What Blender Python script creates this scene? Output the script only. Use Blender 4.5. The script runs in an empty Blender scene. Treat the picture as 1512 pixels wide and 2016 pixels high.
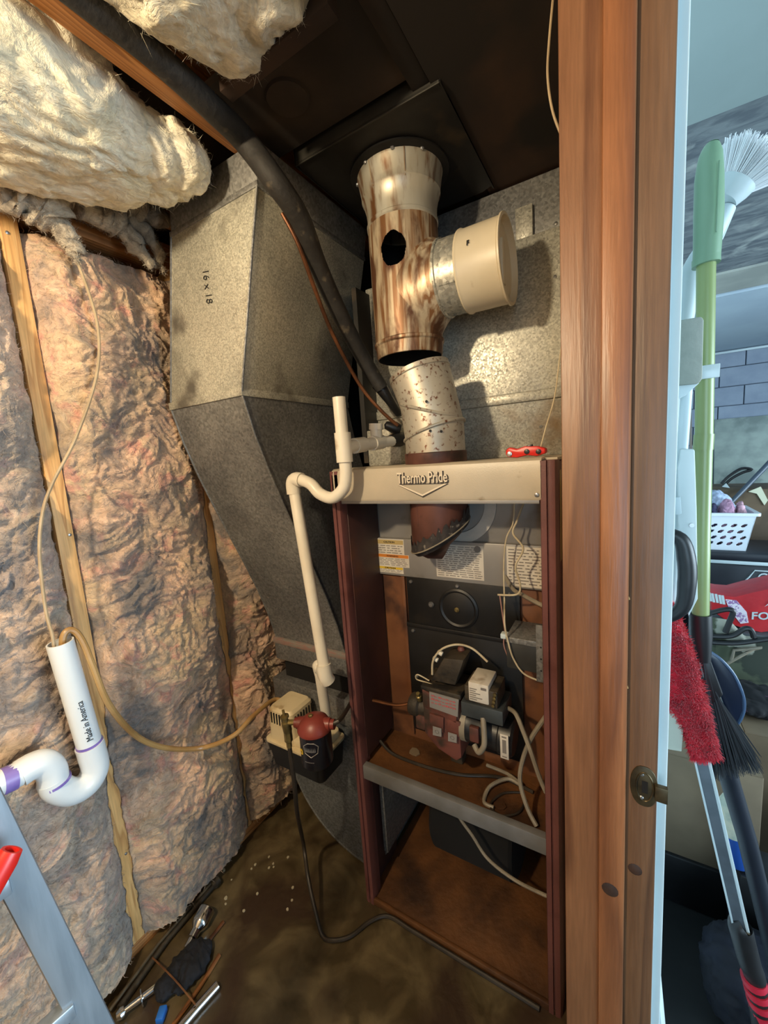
import bpy, bmesh, math, random
import numpy as np
from mathutils import Vector, Matrix
random.seed(7)
S = bpy.context.scene
COL = S.collection
# ------------------------------------------------------------------ camera
RC = np.array([[0.85868599, 0.50776959, -0.06948683], [0.01015904, -0.15242095, -0.98826345], [-0.51240137, 0.84790206, -0.13604018]])
FPX = 781.37
CAM = np.array([0.0, 0.0, 1.465])
cd = bpy.data.cameras.new('camera'); cam = bpy.data.objects.new('camera', cd); COL.objects.link(cam)
cd.sensor_fit = 'HORIZONTAL'; cd.sensor_width = 36.0; cd.lens = 36.0 * FPX / 1512.0; cd.clip_start = 0.02
mw = Matrix.Identity(4)
for i in range(3):
    mw[i][0] = RC[0][i]; mw[i][1] = -RC[1][i]; mw[i][2] = -RC[2][i]; mw[i][3] = CAM[i]
cam.matrix_world = mw
S.camera = cam
# ------------------------------------------------------------------ light
wd = bpy.data.worlds.new('world'); S.world = wd; wd.use_nodes = True
wd.node_tree.nodes['Background'].inputs[0].default_value = (0.60, 0.80, 1.0, 1)
wd.node_tree.nodes['Background'].inputs[1].default_value = 0.22
def area(name, loc, direction, sx, sy, power, col):
    l = bpy.data.lights.new(name, 'AREA'); l.shape = 'RECTANGLE'; l.size = sx; l.size_y = sy; l.energy = power; l.color = col
    o = bpy.data.objects.new(name, l); COL.objects.link(o); o.location = loc
    o.rotation_euler = Vector(direction).to_track_quat('-Z', 'Y').to_euler(); return o
area('garage_door_daylight', (4.6, 1.2, 1.25), (-1, 0, 0), 3.6, 2.2, 430, (0.66, 0.86, 1.0))
area('rear_door_daylight', (1.2, -3.4, 1.35), (-0.25, 1, 0), 2.4, 2.1, 100, (0.56, 0.81, 1.0))
ld = bpy.data.lights.new('closet_bulb', 'POINT'); ld.energy = 80; ld.color = (1.0, 0.80, 0.52); ld.shadow_soft_size = 0.04
lo = bpy.data.objects.new('closet_bulb', ld); COL.objects.link(lo); lo.location = (-0.64, -0.48, 2.02)
vs = S.view_settings; vs.view_transform = 'Standard'; vs.look = 'None'; vs.gamma = 1.0; vs.use_curve_mapping = False; vs.exposure = 0.0

# ------------------------------------------------------------------ helpers
def W(px, py, ax, val):
    r = RC.T @ np.array([px - 756.0, py - 1008.0, FPX]); t = (val - CAM[ax]) / r[ax]
    return tuple(float(q) for q in CAM + t * r)
def PY(y, *pts): return [W(a, b, 1, y) for a, b in pts]
def c(r, g, b):
    f = lambda u: (u / 255 / 12.92) if u / 255 <= 0.04045 else ((u / 255 + 0.055) / 1.055) ** 2.4
    return (f(r), f(g), f(b), 1)
V = Vector
_perm = np.random.RandomState(3).permutation(256); _perm = np.concatenate([_perm, _perm, _perm])
_g3 = np.random.RandomState(5).normal(size=(256, 3)); _g3 /= np.linalg.norm(_g3, axis=1)[:, None]
def perlin(P):
    P = np.asarray(P, float); i = np.floor(P).astype(int); f = P - i; i &= 255
    u = f * f * f * (f * (f * 6 - 15) + 10); out = 0
    for dx in (0, 1):
        for dy in (0, 1):
            for dz in (0, 1):
                h = _perm[_perm[_perm[i[:, 0] + dx] + i[:, 1] + dy] + i[:, 2] + dz]
                g = (_g3[h] * (f - np.array([dx, dy, dz]))).sum(1)
                w = np.where(dx, u[:, 0], 1 - u[:, 0]) * np.where(dy, u[:, 1], 1 - u[:, 1]) * np.where(dz, u[:, 2], 1 - u[:, 2])
                out = out + w * g
    return out
def fbm(P, o=4, ridged=False):
    a = 1.0; s = 0; P = np.asarray(P, float)
    for k in range(o):
        n = perlin(P)
        s = s + a * ((0.35 - np.abs(n)) if ridged else n); P = P * 2.03 + 17.3; a *= 0.5
    return s
class MB:
    def __init__(s): s.v = []; s.f = []
    def add(s, vs, fs):
        b = len(s.v); s.v += [tuple(p) for p in vs]; s.f += [tuple(i + b for i in f) for f in fs]; return s
    def obox(s, ctr, X, Y, Z):
        ctr, X, Y, Z = V(ctr), V(X), V(Y), V(Z)
        vs = [ctr + sx * X + sy * Y + sz * Z for sz in (-1, 1) for sy in (-1, 1) for sx in (-1, 1)]
        return s.add(vs, [(0, 2, 3, 1), (4, 5, 7, 6), (0, 1, 5, 4), (2, 6, 7, 3), (0, 4, 6, 2), (1, 3, 7, 5)])
    def box(s, x0, x1, y0, y1, z0, z1):
        return s.obox(((x0 + x1) / 2, (y0 + y1) / 2, (z0 + z1) / 2), ((x1 - x0) / 2, 0, 0), (0, (y1 - y0) / 2, 0), (0, 0, (z1 - z0) / 2))
    def loft(s, rings, cap0=True, cap1=True, closed=True):
        n = len(rings[0]); vs = [p for r in rings for p in r]; fs = []
        for k in range(len(rings) - 1):
            for i in range(n if closed else n - 1):
                j = (i + 1) % n; fs.append((k * n + i, k * n + j, (k + 1) * n + j, (k + 1) * n + i))
        if cap0: fs.append(tuple(range(n - 1, -1, -1)))
        if cap1: fs.append(tuple((len(rings) - 1) * n + i for i in range(n)))
        return s.add(vs, fs)
    def tube(s, pts, r, n=12, cap=True, sub=0):
        pts = [V(p) for p in pts]; R = list(r) if isinstance(r, (list, tuple)) else [r] * len(pts)
        if sub: pts, R = smooth_path(pts, R, sub)
        rings = []; t0 = (pts[1] - pts[0]).normalized(); nrm = t0.orthogonal().normalized()
        for i, p in enumerate(pts):
            t = (pts[min(i + 1, len(pts) - 1)] - pts[max(i - 1, 0)]).normalized()
            nrm = (nrm - t * nrm.dot(t)).normalized(); b = t.cross(nrm)
            rings.append([p + float(R[i]) * (math.cos(a) * nrm + math.sin(a) * b) for a in [2 * math.pi * k / n for k in range(n)]])
        return s.loft(rings, cap, cap)
    def lathe(s, prof, o=(0, 0, 0), ax=(0, 0, 1), n=40, cap0=False, cap1=False):
        o = V(o); ax = V(ax).normalized(); u = ax.orthogonal().normalized(); w = ax.cross(u)
        rings = [[o + ax * h + r * (math.cos(a) * u + math.sin(a) * w) for a in [2 * math.pi * k / n for k in range(n)]] for r, h in prof]
        return s.loft(rings, cap0, cap1)
    def prism(s, pts, ext):
        pts = [V(p) for p in pts]; e = V(ext); return s.loft([pts, [p + e for p in pts]])
    def build(s, name, mat, parent=None, bevel=0, seg=2, ang=35):
        return mesh_obj(name, s.v, s.f, mat, parent, bevel, seg, ang)
def smooth_path(pts, R, sub):
    q = []; rr = []; n = len(pts)
    for i in range(n - 1):
        p0, p1, p2, p3 = pts[max(i - 1, 0)], pts[i], pts[i + 1], pts[min(i + 2, n - 1)]
        for k in range(sub):
            t = k / sub
            q.append(0.5 * ((2 * p1) + (p2 - p0) * t + (2 * p0 - 5 * p1 + 4 * p2 - p3) * t * t + (3 * p1 - p0 - 3 * p2 + p3) * t ** 3)); rr.append(R[i] * (1 - t) + R[i + 1] * t)
    q.append(pts[-1]); rr.append(R[-1]); return q, rr
def root_loc(p):
    l = V((0, 0, 0))
    while p is not None: l += p.location; p = p.parent
    return l
def mesh_obj(name, v, f, mat, parent=None, bevel=0, seg=2, ang=35):
    L = root_loc(parent) if parent else V((0, 0, 0))
    me = bpy.data.meshes.new(name); me.from_pydata([(p[0] - L.x, p[1] - L.y, p[2] - L.z) for p in v], [], f)
    bm = bmesh.new(); bm.from_mesh(me); bmesh.ops.recalc_face_normals(bm, faces=bm.faces)
    if bevel:
        es = [e for e in bm.edges if len(e.link_faces) == 2 and e.calc_face_angle(0) > 0.6]
        if es: bmesh.ops.bevel(bm, geom=es, offset=bevel, segments=seg, profile=0.5, affect='EDGES', clamp_overlap=True)
    for q in bm.faces: q.smooth = True
    bm.to_mesh(me); bm.free(); me.set_sharp_from_angle(angle=math.radians(ang))
    o = bpy.data.objects.new(name, me); COL.objects.link(o); o.parent = parent
    if mat: me.materials.append(mat)
    return o
def tag(o, label, cat, group=None, kind=None):
    o['label'] = label; o['category'] = cat
    if group: o['group'] = group
    if kind: o['kind'] = kind
    return o
def thing(name, loc, label, cat, group=None):
    o = bpy.data.objects.new(name, None); COL.objects.link(o); o.location = loc; o.empty_display_size = 0.05
    return tag(o, label, cat, group)
def struct(o): o['kind'] = 'structure'; return o
def part(o, label): o['label'] = label; return o
def text(body, o, xd, yd, size, mat, parent, name='lettering', sx=1.0, ext=0.0006, bold=0.0, align='CENTER', shear=0.0):
    cu = bpy.data.curves.new(name, 'FONT'); cu.body = body; cu.size = 1.0; cu.extrude = ext / size; cu.offset = bold; cu.align_x = align; cu.align_y = 'CENTER'; cu.shear = shear; cu.resolution_u = 3
    t = bpy.data.objects.new('tmp', cu); COL.objects.link(t); dg = bpy.context.evaluated_depsgraph_get(); dg.update()
    me = bpy.data.meshes.new_from_object(t.evaluated_get(dg)); bpy.data.objects.remove(t)
    X = V(xd).normalized(); Y = V(yd).normalized(); Z = X.cross(Y)
    L = root_loc(parent) if parent else V((0, 0, 0)); O = V(o) - L
    for v in me.vertices: v.co = O + X * (v.co.x * size * sx) + Y * (v.co.y * size) + Z * (v.co.z * size)
    me.name = name; me.materials.clear(); me.materials.append(mat)
    ob = bpy.data.objects.new(name, me); COL.objects.link(ob); ob.parent = parent; return ob
# ------------------------------------------------------------------ materials
_m = {}
def mat(name, c1, c2=None, sc=6, lo=0.4, hi=0.6, c3=None, sc3=3, lo3=0.52, hi3=0.62, rough=0.6, metal=0.0, bump=0.0, bsc=60, st=(1, 1, 1), st3=(1, 1, 1), spangle=0, dist=0.0, det=6, coat=0, sheen=0, transl=0, rvar=0.0):
    if name in _m: return _m[name]
    m = bpy.data.materials.new(name); m.use_nodes = True; nt = m.node_tree; N = nt.nodes; Lk = nt.links.new
    b = N['Principled BSDF']; b.inputs['Roughness'].default_value = rough; b.inputs['Metallic'].default_value = metal
    if coat: b.inputs['Coat Weight'].default_value = coat
    if sheen: b.inputs['Sheen Weight'].default_value = sheen
    if transl: b.inputs['Transmission Weight'].default_value = transl
    tc = N.new('ShaderNodeTexCoord')
    def noise(scale, stretch, d=0.0):
        mp = N.new('ShaderNodeMapping'); mp.inputs['Scale'].default_value = stretch; Lk(tc.outputs['Object'], mp.inputs[0])
        n = N.new('ShaderNodeTexNoise'); n.inputs['Scale'].default_value = scale; n.inputs['Detail'].default_value = det; n.inputs['Distortion'].default_value = d; Lk(mp.outputs[0], n.inputs['Vector']); return n.outputs[0]
    def ramp(x, a, z):
        r = N.new('ShaderNodeMapRange'); r.inputs[1].default_value = a; r.inputs[2].default_value = z; r.clamp = True; Lk(x, r.inputs[0]); return r.outputs[0]
    def mix(f, A, B):
        x = N.new('ShaderNodeMix'); x.data_type = 'RGBA'; Lk(f, x.inputs[0])
        for k, q in ((6, A), (7, B)):
            if isinstance(q, tuple): x.inputs[k].default_value = q
            else: Lk(q, x.inputs[k])
        return x.outputs[2]
    cur = c1
    if c2: cur = mix(ramp(noise(sc, st, dist), lo, hi), c1, c2)
    if spangle:
        vo = N.new('ShaderNodeTexVoronoi'); vo.inputs['Scale'].default_value = spangle; Lk(tc.outputs['Object'], vo.inputs['Vector'])
        sp = N.new('ShaderNodeSeparateColor'); Lk(vo.outputs['Color'], sp.inputs[0])
        hs = N.new('ShaderNodeHueSaturation'); Lk(ramp(sp.outputs[0], -0.6, 1.5), hs.inputs['Value'])
        mr = N.new('ShaderNodeMapRange'); mr.inputs[3].default_value = 0.72; mr.inputs[4].default_value = 1.3; Lk(sp.outputs[0], mr.inputs[0]); Lk(mr.outputs[0], hs.inputs['Value'])
        if isinstance(cur, tuple): hs.inputs['Color'].default_value = cur
        else: Lk(cur, hs.inputs['Color'])
        cur = hs.outputs[0]
        m2 = N.new('ShaderNodeMapRange'); m2.inputs[3].default_value = rough - 0.12; m2.inputs[4].default_value = rough + 0.12; Lk(sp.outputs[1], m2.inputs[0]); Lk(m2.outputs[0], b.inputs['Roughness'])
    if c3:
        f3 = ramp(noise(sc3, st3, dist), lo3, hi3); cur = mix(f3, cur, c3)
        if rvar:
            m2 = N.new('ShaderNodeMapRange'); m2.inputs[3].default_value = rough; m2.inputs[4].default_value = rough + rvar; Lk(f3, m2.inputs[0]); Lk(m2.outputs[0], b.inputs['Roughness'])
    if isinstance(cur, tuple): b.inputs['Base Color'].default_value = cur
    else: Lk(cur, b.inputs['Base Color'])
    if bump:
        bp = N.new('ShaderNodeBump'); bp.inputs['Strength'].default_value = min(1, bump); bp.inputs['Distance'].default_value = 0.004 * max(1, bump); Lk(noise(bsc, st, dist), bp.inputs['Height']); Lk(bp.outputs[0], b.inputs['Normal'])
    _m[name] = m; return m
def wood(name, a, b_, d, axis=2, sc=9, rough=0.55):
    m = bpy.data.materials.new(name); m.use_nodes = True; nt = m.node_tree; N = nt.nodes; Lk = nt.links.new; b = N['Principled BSDF']; b.inputs['Roughness'].default_value = rough
    tc = N.new('ShaderNodeTexCoord'); mp = N.new('ShaderNodeMapping'); st = [1.0, 1.0, 1.0]; st[axis] = 0.055; mp.inputs['Scale'].default_value = st; Lk(tc.outputs['Object'], mp.inputs[0])
    n1 = N.new('ShaderNodeTexNoise'); n1.inputs['Scale'].default_value = sc * 1.5; n1.inputs['Detail'].default_value = 2; n1.inputs['Distortion'].default_value = 0.4; Lk(mp.outputs[0], n1.inputs['Vector'])
    mu = N.new('ShaderNodeMath'); mu.operation = 'MULTIPLY'; mu.inputs[1].default_value = 10.0; Lk(n1.outputs[0], mu.inputs[0])
    fr = N.new('ShaderNodeMath'); fr.operation = 'FRACT'; Lk(mu.outputs[0], fr.inputs[0])
    rp = N.new('ShaderNodeValToRGB'); e = rp.color_ramp.elements; e[0].position = 0.0; e[0].color = a; e[1].position = 1.0; e[1].color = a
    q = rp.color_ramp.elements.new(0.62); q.color = b_; q = rp.color_ramp.elements.new(0.88); q.color = d; Lk(fr.outputs[0], rp.inputs[0])
    n2 = N.new('ShaderNodeTexNoise'); n2.inputs['Scale'].default_value = 260; n2.inputs['Detail'].default_value = 4; Lk(mp.outputs[0], n2.inputs['Vector'])
    n3 = N.new('ShaderNodeTexNoise'); n3.inputs['Scale'].default_value = 5; n3.inputs['Detail'].default_value = 4; Lk(tc.outputs['Object'], n3.inputs['Vector'])
    ad = N.new('ShaderNodeMath'); ad.operation = 'ADD'; Lk(n2.outputs[0], ad.inputs[0]); Lk(n3.outputs[0], ad.inputs[1])
    mr = N.new('ShaderNodeMapRange'); mr.inputs[1].default_value = 0.6; mr.inputs[2].default_value = 1.4; mr.inputs[3].default_value = 0.72; mr.inputs[4].default_value = 1.25; Lk(ad.outputs[0], mr.inputs[0])
    hs = N.new('ShaderNodeHueSaturation'); Lk(mr.outputs[0], hs.inputs['Value']); Lk(rp.outputs[0], hs.inputs['Color']); Lk(hs.outputs[0], b.inputs['Base Color'])
    bp = N.new('ShaderNodeBump'); bp.inputs['Strength'].default_value = 0.3; bp.inputs['Distance'].default_value = 0.002; Lk(n2.outputs[0], bp.inputs['Height']); Lk(bp.outputs[0], b.inputs['Normal'])
    return m
def fiber(name, cols, dirt, dlo, dhi, scale=6.0, relief=1.0):
    """fluffy fibreglass: two tints, patches of dirt, fine fibre streaks"""
    m = bpy.data.materials.new(name); m.use_nodes = True; nt = m.node_tree; N = nt.nodes; Lk = nt.links.new; b = N['Principled BSDF']; b.inputs['Roughness'].default_value = 0.95; b.inputs['Sheen Weight'].default_value = 0.25
    tc = N.new('ShaderNodeTexCoord')
    w = N.new('ShaderNodeTexNoise'); w.inputs['Scale'].default_value = 7; w.inputs['Detail'].default_value = 4; Lk(tc.outputs['Object'], w.inputs['Vector'])
    vm = N.new('ShaderNodeVectorMath'); vm.operation = 'MULTIPLY_ADD'; vm.inputs[1].default_value = (0.16, 0.16, 0.16); Lk(w.outputs['Color'], vm.inputs[0]); Lk(tc.outputs['Object'], vm.inputs[2])
    def nz(sc, det=6, st=None):
        src = vm.outputs[0]
        if st:
            mp = N.new('ShaderNodeMapping'); mp.inputs['Scale'].default_value = st; Lk(src, mp.inputs[0]); src = mp.outputs[0]
        n = N.new('ShaderNodeTexNoise'); n.inputs['Scale'].default_value = sc; n.inputs['Detail'].default_value = det; n.inputs['Roughness'].default_value = 0.62; Lk(src, n.inputs['Vector']); return n.outputs[0]
    def rg(x, a, z, p=0.0, q=1.0):
        r = N.new('ShaderNodeMapRange'); r.inputs[1].default_value = a; r.inputs[2].default_value = z; r.inputs[3].default_value = p; r.inputs[4].default_value = q; Lk(x, r.inputs[0]); return r.outputs[0]
    def mx(f, A, B):
        x = N.new('ShaderNodeMix'); x.data_type = 'RGBA'; Lk(f, x.inputs[0])
        for k, qq in ((6, A), (7, B)):
            if isinstance(qq, tuple): x.inputs[k].default_value = qq
            else: Lk(qq, x.inputs[k])
        return x.outputs[2]
    cur = mx(rg(nz(scale, 8), 0.42, 0.58), cols[0], cols[1]); cur = mx(rg(nz(scale * 2.6, 8), 0.54, 0.66), cur, cols[2]); cur = mx(rg(nz(scale * 0.75, 9), dlo, dhi), cur, dirt)
    st = nz(70, 6, (1.0, 0.35, 1.0)); hs = N.new('ShaderNodeHueSaturation'); Lk(rg(st, 0.3, 0.7, 0.72, 1.25), hs.inputs['Value']); Lk(cur, hs.inputs['Color']); Lk(hs.outputs[0], b.inputs['Base Color'])
    ad = N.new('ShaderNodeMath'); ad.operation = 'ADD'; Lk(nz(38, 8), ad.inputs[0]); Lk(st, ad.inputs[1])
    bp = N.new('ShaderNodeBump'); bp.inputs['Strength'].default_value = 1.0; bp.inputs['Distance'].default_value = 0.009 * relief; Lk(ad.outputs[0], bp.inputs['Height']); Lk(bp.outputs[0], b.inputs['Normal'])
    return m
M_stud = wood('pine_stud', c(222, 176, 116), c(212, 164, 104), c(188, 138, 84))
M_plate = wood('pine_plate', c(190, 134, 82), c(176, 120, 70), c(146, 96, 54), axis=1)
M_joist = wood('fir_joist', c(184, 126, 72), c(168, 110, 60), c(138, 88, 48), axis=1)
M_jamb = wood('stained_jamb', c(126, 86, 58), c(116, 77, 51), c(98, 63, 42), sc=5, rough=0.42)
M_stop = wood('stained_stop', c(142, 92, 58), c(130, 82, 51), c(110, 68, 43), sc=5, rough=0.4)
M_jamb2 = wood('stained_jamb_edge', c(106, 76, 52), c(98, 69, 47), c(82, 57, 39), sc=6, rough=0.5)
M_white = mat('white_paint', c(196, 208, 210), c(184, 196, 199), sc=4, rough=0.45)
M_galv = mat('galvanized_duct', c(190, 188, 174), c(168, 166, 154), sc=3, rough=0.42, metal=0.4, spangle=300, c3=c(112, 108, 100), sc3=7, lo3=0.56, hi3=0.7)
M_galv2 = mat('galvanized_plenum', c(176, 174, 162), c(150, 148, 138), sc=4, rough=0.45, metal=0.4, spangle=230, c3=c(128, 108, 84), sc3=5, lo3=0.6, hi3=0.72)
M_galvd = mat('dull_galvanized', c(126, 126, 124), c(104, 104, 104), sc=5, rough=0.5, metal=0.45, spangle=170)
M_blacksheet = mat('sooty_black_sheet', c(36, 34, 32), c(22, 21, 20), sc=5, rough=0.55, metal=0.2, c3=c(58, 48, 36), sc3=9, lo3=0.58, hi3=0.7)
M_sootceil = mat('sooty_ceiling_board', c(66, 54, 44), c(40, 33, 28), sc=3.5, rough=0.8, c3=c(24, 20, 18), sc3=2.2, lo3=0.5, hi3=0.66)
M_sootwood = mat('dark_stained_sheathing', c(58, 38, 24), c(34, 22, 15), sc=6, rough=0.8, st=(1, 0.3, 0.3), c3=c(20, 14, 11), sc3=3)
M_back = mat('sooty_masonry', c(46, 42, 40), c(28, 26, 25), sc=5, rough=0.9)
M_floor = mat('stained_concrete_floor', c(104, 90, 64), c(68, 57, 38), sc=9, rough=0.30, c3=c(54, 37, 22), sc3=4.5, lo3=0.46, hi3=0.64, bump=0.5, bsc=22, dist=0.6, rvar=0.25)
M_gfloor = mat('garage_concrete_floor', c(38, 40, 41), c(28, 30, 31), sc=4, rough=0.8)
M_sheath = mat('wall_sheathing', c(70, 54, 40), c(48, 38, 30), sc=5, rough=0.9)
M_drywall = mat('closet_drywall', c(190, 180, 165), c(170, 160, 148), sc=3, rough=0.85)
M_insul = fiber('pink_fiberglass', (c(224, 186, 156), c(204, 176, 142), c(216, 156, 136)), c(122, 114, 110), 0.44, 0.63, 6.5)
M_insul2 = fiber('dirty_fiberglass', (c(206, 178, 156), c(180, 162, 142), c(196, 156, 142)), c(116, 110, 110), 0.46, 0.66, 6.5)
M_winsul = fiber('white_fiberglass', (c(250, 244, 224), c(240, 230, 200), c(232, 222, 196)), c(204, 192, 164), 0.60, 0.75, 7.0, 0.7)
M_ginsul = fiber('grey_fiberglass', (c(204, 192, 172), c(176, 164, 146), c(150, 138, 122)), c(120, 110, 98), 0.5, 0.65, 14.0)
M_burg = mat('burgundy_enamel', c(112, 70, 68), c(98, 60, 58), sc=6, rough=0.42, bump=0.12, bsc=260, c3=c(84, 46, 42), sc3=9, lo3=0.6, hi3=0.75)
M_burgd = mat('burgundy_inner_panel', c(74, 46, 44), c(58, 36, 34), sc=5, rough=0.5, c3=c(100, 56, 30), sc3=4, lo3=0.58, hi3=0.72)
M_beige = mat('beige_enamel', c(186, 174, 154), c(172, 160, 140), sc=5, rough=0.4, bump=0.08, bsc=300, c3=c(140, 124, 100), sc3=16, lo3=0.66, hi3=0.76)
M_silver = mat('grey_enamel_panel', c(146, 142, 138), c(132, 128, 124), sc=4, rough=0.4, metal=0.2, c3=c(108, 100, 92), sc3=8, lo3=0.62, hi3=0.75)
M_rust = mat('rusty_steel_floor', c(104, 66, 34), c(78, 48, 24), sc=7, rough=0.55, c3=c(48, 29, 17), sc3=5, lo3=0.5, hi3=0.66, bump=0.5, bsc=60)
M_rustpanel = mat('rust_brown_panel', c(120, 76, 46), c(98, 58, 34), sc=5, rough=0.6, c3=c(70, 42, 28), sc3=6)
M_blackplate = mat('black_burner_plate', c(34, 33, 33), c(24, 23, 23), sc=8, rough=0.45, metal=0.2, c3=c(52, 44, 36), sc3=9, lo3=0.62, hi3=0.74)
M_graybar = mat('grey_painted_rail', c(128, 128, 128), c(110, 108, 104), sc=8, rough=0.45, metal=0.3)
M_flue = mat('rust_streaked_flue', c(186, 170, 144), c(126, 88, 56), sc=70, lo=0.42, hi=0.60, c3=c(84, 52, 32), sc3=22, lo3=0.47, hi3=0.62, rough=0.36, metal=0.35, st=(1, 1, 0.07), st3=(1, 1, 0.35), rvar=0.25, dist=0.5)
M_fluetop = mat('flue_adapter_steel', c(186, 182, 168), c(160, 150, 130), sc=9, lo=0.45, hi=0.6, c3=c(112, 76, 48), sc3=38, lo3=0.53, hi3=0.68, rough=0.38, metal=0.4, st=(1, 1, 0.2), st3=(1, 1, 0.2))
M_fluelow = mat('speckled_galvanized_elbow', c(182, 176, 162), c(160, 152, 138), sc=7, rough=0.45, metal=0.45, c3=c(98, 58, 38), sc3=95, lo3=0.57, hi3=0.68)
M_fluebrown = mat('burnt_brown_flue', c(104, 66, 56), c(78, 48, 40), sc=9, rough=0.5, metal=0.3, c3=c(48, 34, 30), sc3=14)
M_sootshade = mat('soot_and_shade_black', c(9, 8, 8), c(14, 12, 11), sc=9, rough=0.95)  # real soot in the flue; elsewhere black standing for shade in openings
M_cap = mat('cream_pipe_cap', c(206, 192, 164), c(196, 180, 150), sc=5, rough=0.4, c3=c(150, 128, 98), sc3=12, lo3=0.66, hi3=0.76)
M_branch = mat('bright_galvanized_branch', c(188, 186, 174), c(172, 168, 154), sc=6, rough=0.36, metal=0.6, spangle=140)
M_foam = mat('black_foam_sleeve', c(40, 38, 36), c(28, 26, 25), sc=20, rough=0.7, c3=c(92, 82, 66), sc3=26, lo3=0.60, hi3=0.72, bump=0.6, bsc=50)
M_copper = mat('aged_copper', c(140, 92, 62), c(96, 64, 46), sc=14, rough=0.4, metal=0.8)
M_pvc = mat('white_pvc', c(226, 220, 206), c(214, 206, 190), sc=6, rough=0.32, c3=c(170, 152, 126), sc3=14, lo3=0.66, hi3=0.78)
M_pvcd = mat('blue_white_pvc', c(224, 228, 230), c(212, 218, 222), sc=3, rough=0.28, c3=c(180, 166, 140), sc3=9, lo3=0.66, hi3=0.78)
M_purple = mat('purple_primer', c(112, 92, 168), c(136, 118, 186), sc=30, rough=0.4)
M_ink = mat('black_ink', c(24, 24, 26), rough=0.7)
M_greyink = mat('grey_print', c(118, 110, 103), rough=0.7)
M_redink = mat('faded_red_print', c(176, 82, 84), c(160, 96, 96), sc=60, rough=0.6)
M_cream = mat('cream_plastic', c(216, 200, 164), c(202, 184, 146), sc=8, rough=0.45, c3=c(158, 132, 92), sc3=16, lo3=0.58, hi3=0.7)
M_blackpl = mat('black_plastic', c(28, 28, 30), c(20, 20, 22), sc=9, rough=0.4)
M_filter = mat('navy_black_canister', c(22, 22, 32), c(16, 16, 22), sc=9, rough=0.25)
M_redcap = mat('red_oxide_cap', c(126, 52, 44), c(108, 44, 38), sc=8, rough=0.4, c3=c(108, 62, 48), sc3=10, lo3=0.58, hi3=0.7)
M_brass = mat('dull_brass', c(150, 132, 84), c(112, 98, 64), sc=30, rough=0.4, metal=0.7)
M_steel = mat('bare_steel', c(176, 178, 180), c(150, 150, 150), sc=20, rough=0.3, metal=0.8)
M_chrome = mat('chrome', c(210, 214, 218), rough=0.12, metal=1.0)
M_alu = mat('ladder_aluminium', c(168, 178, 188), c(150, 160, 170), sc=14, rough=0.36, metal=0.6, st=(4, 4, 0.4))
M_red = mat('bright_red_plastic', c(206, 36, 28), rough=0.35)
M_amber = mat('amber_vinyl_hose', c(176, 142, 92), c(150, 112, 66), sc=7, rough=0.3)
M_cable = mat('tan_cable', c(176, 156, 126), c(158, 138, 110), sc=20, rough=0.5)
M_wire = mat('beige_wire', c(196, 182, 152), c(176, 160, 130), sc=30, rough=0.5)
M_conduit = mat('grey_cable', c(140, 130, 112), c(122, 112, 96), sc=20, rough=0.5)
M_hose = mat('dark_oil_line', c(52, 44, 36), c(40, 34, 28), sc=20, rough=0.45)
M_card = mat('cardboard', c(122, 104, 82), c(108, 92, 72), sc=5, rough=0.8)
M_paper = mat('label_paper', c(206, 198, 184), c(190, 180, 166), sc=12, rough=0.6, c3=c(150, 134, 114), sc3=16, lo3=0.6, hi3=0.72)
M_yellow = mat('yellow_print', c(208, 172, 44), rough=0.5)
M_tanlab = mat('tan_print', c(176, 152, 98), rough=0.5)
M_orange = mat('orange_print', c(196, 118, 44), rough=0.5)
# ================================================================== structure
struct(MB().box(-1.40, 0.05, -1.25, 1.80, -0.06, 0.0).build('floor', M_floor))
struct(MB().box(0.05, 5.2, -3.6, 5.7, -0.06, -0.0).build('floor_garage', M_gfloor))
wl = struct(MB().box(-1.40, -1.365, -1.25, 1.80, 0.0, 2.45).build('wall_left', M_sheath))
MB().box(-1.365, -1.27, -1.25, 1.75, 0.0, 0.038).build('bottom_plate', M_plate, wl)
MB().box(-1.365, -1.27, -1.25, 1.75, 2.118, 2.156).build('top_plate', M_plate, wl, bevel=0.002)
MB().box(-1.365, -1.27, -1.25, 1.75, 2.158, 2.196).build('top_plate', M_plate, wl, bevel=0.002)
for y in (-0.78, -0.37, 0.036, 0.437, 0.862, 1.268): MB().box(-1.365, -1.27, y, y + 0.038, 0.038, 2.118).build('stud', M_stud, wl, bevel=0.002)
for (py, pz) in ((0.466, 1.318), (0.45, 2.06), (0.462, 0.34)): MB().lathe([(0.004, 0), (0.004, 0.002), (0.0, 0.003)], (-1.27, py, pz), (1, 0, 0), 10).build('nail_head', M_steel, wl)
struct(MB().box(-1.40, 0.05, 1.75, 1.80, 0.0, 2.45).build('wall_back', M_back))
struct(MB().box(-1.40, 0.05, -1.25, -1.20, 0.0, 2.45).build('wall_front', M_drywall))
# partition with the doorway between closet and garage
wr = struct(MB().box(-0.066, 0.047, 0.625, 1.75, 0.0, 2.45).build('wall_right', M_drywall))
MB().box(-0.066, 0.047, -1.2, -0.23, 0.0, 2.45).build('wall_beside_door', M_drywall, wr)
MB().box(-0.066, 0.047, -0.23, 0.625, 2.06, 2.45).build('wall_over_door', M_drywall, wr)
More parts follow.
